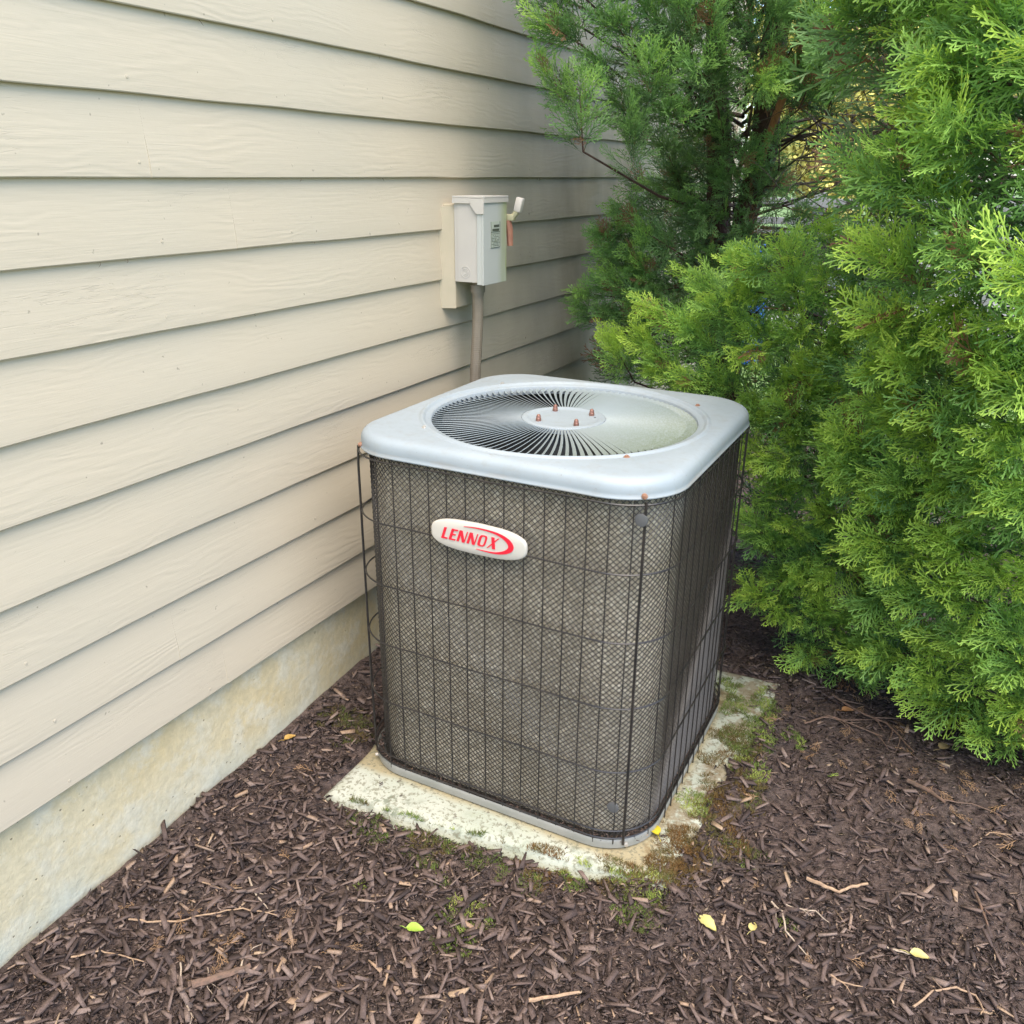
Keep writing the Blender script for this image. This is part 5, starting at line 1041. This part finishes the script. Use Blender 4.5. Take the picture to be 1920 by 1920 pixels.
def scatter(n, x0, x1, y0, y1, keep=None):
    xs = rnd.uniform(x0, x1, n); ys = rnd.uniform(y0, y1, n)
    sd_ = pad_sd(xs, ys)+vnoise(xs, ys, 9, 8)*.022+vnoise(xs, ys, 31, 9)*.010
    right = np.clip((xs-.93)/.16, 0, 1)
    ok = (sd_ > .008-.03*right)
    if not keep: ok &= rnd.uniform(0, 1, n) < .74+.26*vnoise(xs, ys, 3.1, 77)+.2*vnoise(xs, ys, 9, 78)
    return xs[ok], ys[ok]
def tones(n, hi=.06):
    t = np.clip(rnd.beta(1.7, 2.0, n)*.85, 0, .85); m_ = rnd.uniform(0, 1, n) < hi; t[m_] = rnd.uniform(.85, .97, m_.sum()); return t
packs = []
for (n, x0, x1, y0, y1, sc_) in ((26000, -.01, 2.3, .30, 1.55, .95), (12500, -.01, 2.7, 1.55, 2.6, .95), (4200, -.01, 3.6, 2.6, 4.8, 1.1), (2000, -.01, 4.0, -1.4, .3, 1.5)):
    xs, ys = scatter(n, x0, x1, y0, y1); n = len(xs)
    big = rnd.uniform(0, 1, n)**4.0
    Ls = (.008+.044*big)*sc_; Ws = np.minimum(Ls*rnd.uniform(.10, .50, n)**1.1, .013); Ts = np.clip(Ws*rnd.uniform(.25, .6, n), .0012, .008)
    packs.append(boxes(n, xs, ys, Ls, Ws, Ts, tones(n)))
# fine shreds and pale splinters
for (n, x0, x1, y0, y1) in ((62000, -.01, 2.2, .30, 1.65), (22000, -.01, 2.5, 1.65, 2.8)):
    xs, ys = scatter(n, x0, x1, y0, y1, True); n = len(xs)
    Ls = .004+.024*rnd.uniform(0, 1, n)**2; packs.append(slivers(xs, ys, Ls, Ls*rnd.uniform(.05, .16, n), tones(n, .12)))
# bigger flakes, mostly in the left foreground
for (n, x0, x1, y0, y1) in ((1300, .0, 1.0, .45, 1.25), (500, .8, 2.2, .45, 2.0)):
    xs, ys = scatter(n, x0, x1, y0, y1); n = len(xs)
    Ls = rnd.uniform(.022, .05, n); Ws = Ls*rnd.uniform(.18, .5, n); Ws = np.minimum(Ws, .015)
    packs.append(boxes(n, xs, ys, Ls, Ws, rnd.uniform(.002, .005, n), tones(n, .05), .3, .003))
Vs = []; Ts_ = []; tn = []; k0 = 0
for V, T, t in packs: Vs.append(V); Ts_.append(T+k0); tn.append(t); k0 += len(V)
me = np_mesh('mulch_chips', np.concatenate(Vs), np.concatenate(Ts_), M['chip'], {'tone': np.concatenate(tn)})
o = link(bpy.data.objects.new('mulch_chips', me)); tag(o, 'dark brown shredded bark mulch covering the ground bed', 'mulch', kind='stuff')
# debris on the pad and in the pan
n = 420; xs = rnd.uniform(.2, 1.14, n); ys = rnd.uniform(1.33, 2.38, n)
out_ = (np.abs(xs-CX) > .40) | (np.abs(ys-CY) > .40); ins = pad_sd(xs, ys) < -.01
okk = out_ & ins; xs, ys = xs[okk], ys[okk]; n = len(xs)
Ls = rnd.uniform(.003, .012, n); big = rnd.uniform(0, 1, n) < .06; Ls[big] *= 2.6
V, T, t = boxes(n, xs, ys, Ls, Ls*.25, np.full(n, .0012), tones(n, .02)*.7, .1)
V[:, 2] += .0305-np.repeat(gh(xs, ys)+.0006, 8); V[:, 2] = np.maximum(V[:, 2], .0296)
me = np_mesh('bark_crumbs', V, T, M['chip'], {'tone': t}); o = link(bpy.data.objects.new('bark_crumbs', me)); tag(o, 'dark bark crumbs scattered over the concrete slab', 'debris', kind='stuff')
n = 900; s_ = rnd.uniform(0, 1, n); Vp = []
pth = rsq(.380, .118, 6); 
xs = []; ys = []
for i in range(n):
    a_ = pth[rnd.integers(len(pth))]; b_ = pth[(pth.index(a_)+1) % len(pth)]; f = rnd.uniform()
    xs.append(a_[0]*(1-f)+b_[0]*f+CX+rnd.normal(0, .005)); ys.append(a_[1]*(1-f)+b_[1]*f+CY+rnd.normal(0, .005))
nn = 500
for i in range(nn): xs.append(CX+rnd.uniform(-.3, .3)); ys.append(CY-.381+rnd.normal(0, .004))
for i in range(nn): xs.append(CX+.381+rnd.normal(0, .004)); ys.append(CY+rnd.uniform(-.3, .3))
xs = np.array(xs); ys = np.array(ys); n = len(xs)
xs = np.clip(xs, CX-.384, CX+.384); ys = np.clip(ys, CY-.384, CY+.384)
Ls = rnd.uniform(.003, .014, n)
V, T, t = boxes(n, xs, ys, Ls, Ls*.25, np.full(n, .0012), tones(n, .05), .35)
V[:, 2] += .047+np.repeat(rnd.uniform(0, .006, n)-gh(xs, ys), 8)
V[:, 0] = np.clip(V[:, 0], CX-.3865, CX+.3865); V[:, 1] = np.clip(V[:, 1], CY-.3865, CY+.3865)
me = np_mesh('pan_debris', V, T, M['chip'], {'tone': t}); o = link(bpy.data.objects.new('pan_debris', me)); tag(o, 'bark crumbs and needles caught in the base pan of the unit', 'debris', kind='stuff')

# dry cedar litter: small brown sprays lying on the mulch
lit = []
for k in range(240):
    if k < 180: x, y = rnd.uniform(1.15, 2.4), rnd.uniform(1.9, 3.1)
    else: x, y = rnd.uniform(.02, 2.0), rnd.uniform(.6, 1.9)
    if k >= 215: x, y = rnd.normal(.30, .10), rnd.normal(.86, .09)
    if pad_sd(x, y) < .03: continue
    a_ = rnd.uniform(0, 2*pi); d = np.array([cos(a_), sin(a_), .05]); s = rnd.uniform(.022, .055)
    lit.append((0, int(rnd.integers(NVAR)), rot_of(d, np.array([rnd.normal(0, .25), rnd.normal(0, .25), 1.])), s, np.array([x, y, float(gh(x, y))+.012]), -2.0))
o = join_sprays('cedar_litter', lit, None); tag(o, 'dry orange-brown cedar sprigs fallen on the mulch', 'leaf litter')

# moss
mV = []; mT = []; mt = []
n0 = 0
for i, (x, y, r_) in enumerate([[0.105,1.552,0.066],[1.03,2.241,0.095],[1.15,2.113,0.067],[1.116,1.83,0.074],[1.023,1.724,0.046],[1.126,1.93,0.042],[1.103,1.631,0.075],[1.036,1.557,0.074],[1.189,1.638,0.043],[0.957,1.423,0.053],[0.654,1.334,0.061],[0.528,1.305,0.056],[0.382,1.297,0.051],[0.797,1.373,0.054],[0.707,1.172,0.05],[0.715,1.115,0.038],[1.029,1.36,0.045],[0.46,1.132,0.017],[1.047,1.99,0.087],[1.03,1.462,0.047],[1.315,1.48,0.017],[0.797,1.32,0.029],[0.612,1.239,0.018],[0.3,1.325,0.03],[0.45,1.335,0.035],[0.58,1.35,0.035],[0.7,1.36,0.035],[0.86,1.385,0.04],[1.0,1.42,0.05],[1.06,1.5,0.05],[1.08,1.75,0.05],[1.09,2.05,0.06]]):
    base_t = [.45, .75, .8, .3, .85, .9, .25, .2, .6, .35, .55, .5, .65, .12, .85, .6, .6, .9, .3, .1, .9, .6, .8][i % 23]
    n = int(2600*(r_/.06)**2*(.55 if r_ < .03 else 1))
    a_ = rnd.uniform(0, 2*pi, n); q = np.sqrt(rnd.uniform(0, 1, n))*r_*1.15
    px = x+q*np.cos(a_)*1.15; py = y+q*np.sin(a_)
    keep = vnoise(px, py, 26, 60+i)+vnoise(px, py, 70, 61)*.5 > -.15+.5*(q/r_/1.15)**2-.2
    inu = (np.abs(px-CX) < .393) & (np.abs(py-CY) < .393)
    keep &= ~inu & (px > .0)
    px, py = px[keep], py[keep]; n = len(px)
    zz = np.maximum(gh(px, py), np.where(pad_sd(px, py) < 0, .0275, -1)); h = rnd.uniform(.004, .011, n); yaw = rnd.uniform(0, 2*pi, n)
    w_ = rnd.uniform(.0006, .0014, n); lx = rnd.normal(0, .005, n); ly = rnd.normal(0, .005, n)
    b0 = np.stack([px-np.cos(yaw)*w_, py-np.sin(yaw)*w_, zz], 1); b1 = np.stack([px+np.cos(yaw)*w_, py+np.sin(yaw)*w_, zz], 1); tp = np.stack([px+lx, py+ly, zz+h], 1)
    mV.append(np.stack([b0, b1, tp], 1).reshape(-1, 3)); mT.append(np.arange(3*n).reshape(n, 3)+n0); n0 += 3*n
    tt = np.clip(base_t+vnoise(px, py, 30, 5)*.25+rnd.normal(0, .08, n), 0, 1); mt.append(np.repeat(tt, 3))
me = np_mesh('moss', np.concatenate(mV), np.concatenate(mT), M['moss'], {'tone': np.concatenate(mt)})
o = link(bpy.data.objects.new('moss', me)); tag(o, 'green and rusty brown moss tufts on the slab edges and mulch', 'moss', kind='stuff')

# twigs and sticks lying on the mulch
TW = {"T1":[[0.103,0.827],[0.143,0.841],[0.196,0.875],[0.239,0.921],[0.289,0.961],[0.359,0.988]],"T2":[[0.081,0.711],[0.118,0.749],[0.157,0.762],[0.211,0.772]],"T3":[[0.275,0.808],[0.309,0.774],[0.361,0.745],[0.38,0.74]],"T4":[[0.333,0.781],[0.369,0.821],[0.4,0.869]],"T5":[[0.24,1.031],[0.295,0.999],[0.335,0.988]],"T6":[[0.16,0.974],[0.206,0.978],[0.25,1.002]],"T7":[[0.325,0.829],[0.349,0.8],[0.393,0.782]],"T8":[[0.381,0.859],[0.368,0.903]],"R1":[[1.273,1.515],[1.297,1.502],[1.314,1.456],[1.362,1.419]],"R2":[[1.301,1.52],[1.36,1.536],[1.392,1.523]],"R3":[[1.496,1.514],[1.517,1.509],[1.555,1.519]],"R4":[[1.564,1.39],[1.593,1.445],[1.634,1.475],[1.666,1.475],[1.682,1.453],[1.676,1.435]],"R5":[[1.497,2.08],[1.546,2.062],[1.587,2.032]],"R6":[[1.581,2.044],[1.648,2.071],[1.714,2.061]],"R7":[[1.326,1.621],[1.365,1.617],[1.398,1.619],[1.422,1.647],[1.449,1.67]],"R8":[[1.414,1.391],[1.441,1.388],[1.474,1.394]],"R9":[[1.671,1.953],[1.69,1.987],[1.737,2.002]],"R10":[[1.661,1.759],[1.676,1.704],[1.688,1.666]],"U1":[[1.266,2.411],[1.348,2.361],[1.424,2.327],[1.502,2.22]],"U2":[[1.215,2.215],[1.272,2.283],[1.346,2.274],[1.419,2.253]],"U3":[[1.585,2.299],[1.641,2.305],[1.689,2.266]],"M1":[[0.912,1.059],[0.964,1.09],[0.992,1.121]]}
twl = {
 'T1': ('long thin tan twig lying across the mulch near the foundation', 'stick_tan', .0022, 'twig'),
 'T2': ('curved tan twig at the lower left beside the foundation', 'stick_tan', .0020, 'twig'),
 'T3': ('wavy pale twig running toward the bottom edge, left of the short thick stick', 'stick_pale', .0020, 'twig'),
 'T4': ('short thick barkless stick lying at the lower left', 'stick_brown', .0085, 'stick'),
 'T5': ('knobbly pale twig slanting down, upper end of the left litter cluster', 'stick_pale', .0022, 'twig'),
 'T6': ('thin orange twig in the dry litter cluster near the foundation', 'stick_tan', .0016, 'twig'),
 'T7': ('hair-thin bent twig crossing the thick stick', 'stick_pale', .0011, 'twig'),
 'T8': ('short whitish twig above the thick stick', 'stick_pale', .0022, 'twig'),
 'R1': ('bowed pale twig right of the two yellow leaves', 'stick_pale', .0024, 'twig'),
 'R2': ('straight thin pale twig above the bowed one', 'stick_pale', .0017, 'twig'),
 'R3': ('pale twig ending at the yellow leaf on the right', 'stick_pale', .0020, 'twig'),
 'R4': ('arched tan twig curling round at the lower right', 'stick_tan', .0024, 'twig'),
 'R5': ('thick brown stick in the mulch below the bright arborvitae', 'stick_brown', .0065, 'stick'),
 'R6': ('thin brown twig at the tip of the thick stick below the arborvitae', 'stick_brown', .0020, 'twig'),
 'R7': ('forked tan wood splinter in the middle of the right mulch', 'stick_tan', .0045, 'stick'),
 'R8': ('short reddish tan twig near the bottom, right of centre', 'stick_tan', .0020, 'twig'),
 'R9': ('thin angular twig near the right edge of the mulch', 'stick_tan', .0017, 'twig'),
 'R10': ('dark straight twig pointing down at the right edge', 'stick_brown', .0030, 'twig'),
 'U1': ('long fallen branch in the shade under the arborvitae', 'stick_brown', .0036, 'branch'),
 'U2': ('pale dead branch lying just in front of the arborvitae boughs', 'stick_brown', .0030, 'branch'),
 'U3': ('brown twig under the lowest bough at the right edge', 'stick_brown', .0026, 'twig'),
 'M1': ('flat tan wood strip lying on the mulch in the bottom middle', 'stick_tan', .0042, 'stick'),
}
for k, pts in TW.items():
    lab, mm, rad, cat = twl[k]; P = [Vector((x, y, 0)) for x, y in pts]
    full = []
    for i in range(len(P)-1):
        for t in range(4): full.append(P[i].lerp(P[i+1], t/4))
    full.append(P[-1])
    for q in full: q.z = float(gh(q.x, q.y))+rad+.0075+random.uniform(-.0012, .0012); q.x += random.uniform(-.0015, .0015); q.y += random.uniform(-.0015, .0015)
    for _ in range(3):
        for i in range(1, len(full)-1): full[i].z = max(full[i].z, (full[i-1].z+full[i+1].z)/2-.0008)
    o0 = full[0].copy(); b = MB()
    rs = [rad*(1-.45*i/len(full))*random.uniform(.88, 1.12) for i in range(len(full))]
    if cat == 'twig': rs[-1] = rad*.3
    b.tube([q-o0 for q in full], rs, 7)
    if cat in ('twig', 'branch'):
        for _ in range(1 if cat == 'twig' else 6):
            i = random.randrange(1, len(full)-1); d = (full[i+1]-full[i-1]).normalized(); s = Vector((-d.y, d.x, 0))*random.choice((-1, 1))
            L = random.uniform(.012, .035)*(1 if cat == 'twig' else 2)
            q = full[i]-o0; b.tube([q, q+(d+s*.7)*L*.5+Vector((0, 0, .002)), q+(d*1.2+s)*L], [rad*.6, rad*.45, rad*.2], 5)
    o = b.build('fallen_'+cat if cat != 'stick' else 'stick', M[mm], None, True); o.location = o0; tag(o, lab, cat)

# fallen broad leaves
LF = [[0.02,1.423],[0.635,1.095],[0.983,1.583],[1.166,1.396],[1.251,1.438],[1.565,1.519],[1.576,2.28],[1.311,2.0],[1.317,2.35]]
def leaf_m(name, a, b): 
    m = simple_noise_mat(name, a, b, 60, .55, .2, .0008); return m
lfl = [('small curled orange-yellow leaf on the mulch near the foundation', (.62, .38, .10), .017, 1.2),
 ('fresh lime green leaf on the mulch in front of the slab', (.42, .60, .08), .019, .4),
 ('bright yellow leaf against the near corner of the base pan', (.75, .58, .03), .021, 2.4),
 ('pale yellow triangular leaf on the mulch, larger of the pair right of the slab', (.72, .62, .22), .023, -.4),
 ('narrow folded pale yellow leaf beside the larger triangular one', (.66, .55, .2), .014, 1.5),
 ('pale yellow leaf by itself near the lower right edge', (.70, .60, .22), .019, .2),
 ('tan dry leaf in the shade below the bright arborvitae', (.40, .28, .13), .022, 1.0),
 ('tiny bright green arborvitae sprig lying on the bare mulch', None, .03, 2.0),
 ('dull orange leaf under the arborvitae behind the slab', (.45, .22, .09), .02, .6)]
for (x, y), (lab, col, s, yaw) in zip(LF, lfl):
    z = max(float(gh(x, y)), .0285 if pad_sd(x, y) < 0 else -1)+.010
    if col is None:
        me = spray_mesh(2, 5); o = bpy.data.objects.new('green_sprig', me); link(o)
        o.matrix_world = Matrix.Translation((x, y, z+.006)) @ Matrix.Rotation(1.2, 4, 'Z') @ Matrix.Rotation(-.5, 4, 'X') @ Matrix.Scale(.035, 4)
        tag(o, lab, 'sprig'); continue
    V = []; F = []; n = 8; cup = random.uniform(.25, .5)
    for side_ in (1, 0):
        for i in range(n+1):
            t = i/n; wv = s*.62*(sin(pi*min(1, t*1.0)**.75)**.8)*(1+.08*sin(9*t*pi+s*400)) if 0 < i < n else 0
            for j in (-1, -.5, 0, .5, 1):
                jx = (t-.5)*2*s; jy = j*wv
                zz = cup*s*(j*j*.45)+.2*s*sin(t*pi*1.3)+(.0004 if side_ else 0)
                V.append((jx, jy, zz))
    N1 = (n+1)*5
    for sd_i in range(2):
        for i in range(n):
            for j in range(4):
                q = sd_i*N1+i*5+j; f = (q, q+1, q+6, q+5); F.append(f if sd_i == 1 else tuple(reversed(f)))
    b = MB(); b.add(V, F)
    col = tuple(c*.72 for c in col); m_ = leaf_m('leaf_'+str(int(s*1e4)), col, tuple(c*.82 for c in col))
    root = empty('fallen_leaf', (x, y, z), lab, 'leaf', rz=yaw)
    b.build('blade', m_, root, True)
    MB().tube([(-s, 0, .0), (-s*1.4, .002, .003), (-s*1.9, .004, .001)], [.0008, .0007, .0006], 5).build('stalk', m_, root)

# ------------------------------------------------------------------ things seen far off through the gap in the boughs
M['paving'] = simple_noise_mat('pale_paving', (.27, .265, .25), (.21, .205, .19), 3, .9)
tag(mesh_obj('driveway', [(-9, 9.4, -.05), (14, 9.4, -.05), (14, 26, -.05), (-9, 26, -.05)], [(0, 1, 2, 3)], M['paving']), kind='structure')
M['deck'] = simple_noise_mat('weathered_grey_rail', (.26, .25, .25), (.20, .19, .19), 4, .7)
M['deckdark'] = simple_noise_mat('dark_fence_infill', (.07, .055, .045), (.10, .085, .07), 4, .8)
fr = empty('yard_fence', (0, 8.6, 0), 'weathered grey rail fence far off, seen through the gap between the arborvitae', 'fence')
for z0, z1 in ((1.21, 1.29), (1.06, 1.12), (.97, 1.01)):
    MB().box((-4.5, 0, z0), (6, .05, z1), .005).build('rail', M['deck'], fr)
for i in range(8):
    MB().box((-4.5+i*1.5, .052, -.06), (-4.4+i*1.5, .14, 1.34), .005).build('post', M['deck'], fr)
for i in range(10):
    MB().box((-4.3+i*1.0, .15, .78), (-3.32+i*1.0, .17, .965)).build('infill_panel', M['deckdark'], fr)
M['blue'] = mat('blue_plastic', (.03, .14, .60), .4)
bb = empty('blue_barrel', (-.255, 7.6, -.05), 'blue plastic barrel standing far off before the grey fence, seen through the boughs', 'barrel')
MB().lathe([(.01, 0), (.13, 0), (.145, .05), (.155, .3), (.155, .6), (.145, .88), (.13, .93), (.125, .95)], (0, 0, 0), 24).build('barrel_body', M['blue'], bb, True)
MB().lathe([(.127, .945), (.127, .985), (.11, .99), (.001, .99)], (0, 0, 0), 24).build('barrel_lid', M['blue'], bb, True)
def leafy(name, label, c, size, n, cols, leaf, trunk_h, seed):
    r = np.random.default_rng(seed); root = empty(name, c, label, 'tree')
    m_ = mat(name+'_leaves'+str(seed), cols[0], .6); N = NT(m_); t = N.n('Attribute', attribute_name='tone').outputs['Fac']
    N.col(N.ramp(t, [(0., cols[0]), (1., cols[1])]))
    k = r.normal(0, 1, (26, 3)); k /= np.linalg.norm(k, axis=1)[:, None]; cl = k*np.array(size)*r.uniform(.3, .85, (26, 1))
    ci = r.integers(0, 26, n); d = r.normal(0, 1, (n, 3)); d /= np.linalg.norm(d, axis=1)[:, None]
    p = cl[ci]+d*(r.uniform(.5, 1, (n, 1))*min(size)*.42); p[:, 2] += trunk_h+size[2]*.75
    a = r.normal(0, 1, (n, 3)); a /= np.linalg.norm(a, axis=1)[:, None]; b_ = np.cross(a, r.normal(0, 1, (n, 3))); b_ /= np.linalg.norm(b_, axis=1)[:, None]
    s = leaf*r.uniform(.6, 1.3, (n, 1))
    V = np.stack([p-a*s, p+b_*s*.5, p+a*s, p-b_*s*.5], 1).reshape(-1, 3)
    q = np.arange(n)*4; T = np.concatenate([np.stack([q, q+1, q+2], 1), np.stack([q, q+2, q+3], 1)])
    me = np_mesh('crown', V, T, m_, {'tone': np.repeat(r.uniform(0, 1, n), 4)}); o = bpy.data.objects.new('crown', me); link(o, root); o['kind'] = 'stuff'
    MB().tube([(0, 0, -.05), (.05, 0, trunk_h), (.0, .1, trunk_h+size[2])], [.14, .10, .04], 8).build('trunk', M['bark'], root, True)
leafy('yellow_tree', 'yellow-green leafy tree far behind the fence, seen between the boughs', (-.6, 13.5, 0), (2.2, 1.5, 1.7), 26000, ((.42, .38, .08), (.78, .70, .20)), .05, .9, 2)  # bright yellow leaf colours stand in for direct sun on this tree
leafy('green_tree', 'plain green leafy tree far right of the yellow one', (4.6, 15, 0), (3.0, 2, 2.6), 9000, ((.10, .18, .04), (.22, .33, .08)), .1, 1.2, 3)
leafy('shade_tree', 'pale green tree far left of the yellow one, past the house corner', (-5.4, 15, 0), (2.6, 2, 2.6), 7000, ((.16, .26, .08), (.36, .46, .20)), .1, 1.2, 4)
leafy('distant_tree', 'large green tree at the far end of the paving', (1.5, 24, 0), (5, 3, 4.5), 9000, ((.12, .2, .06), (.3, .38, .14)), .16, 1.5, 5)
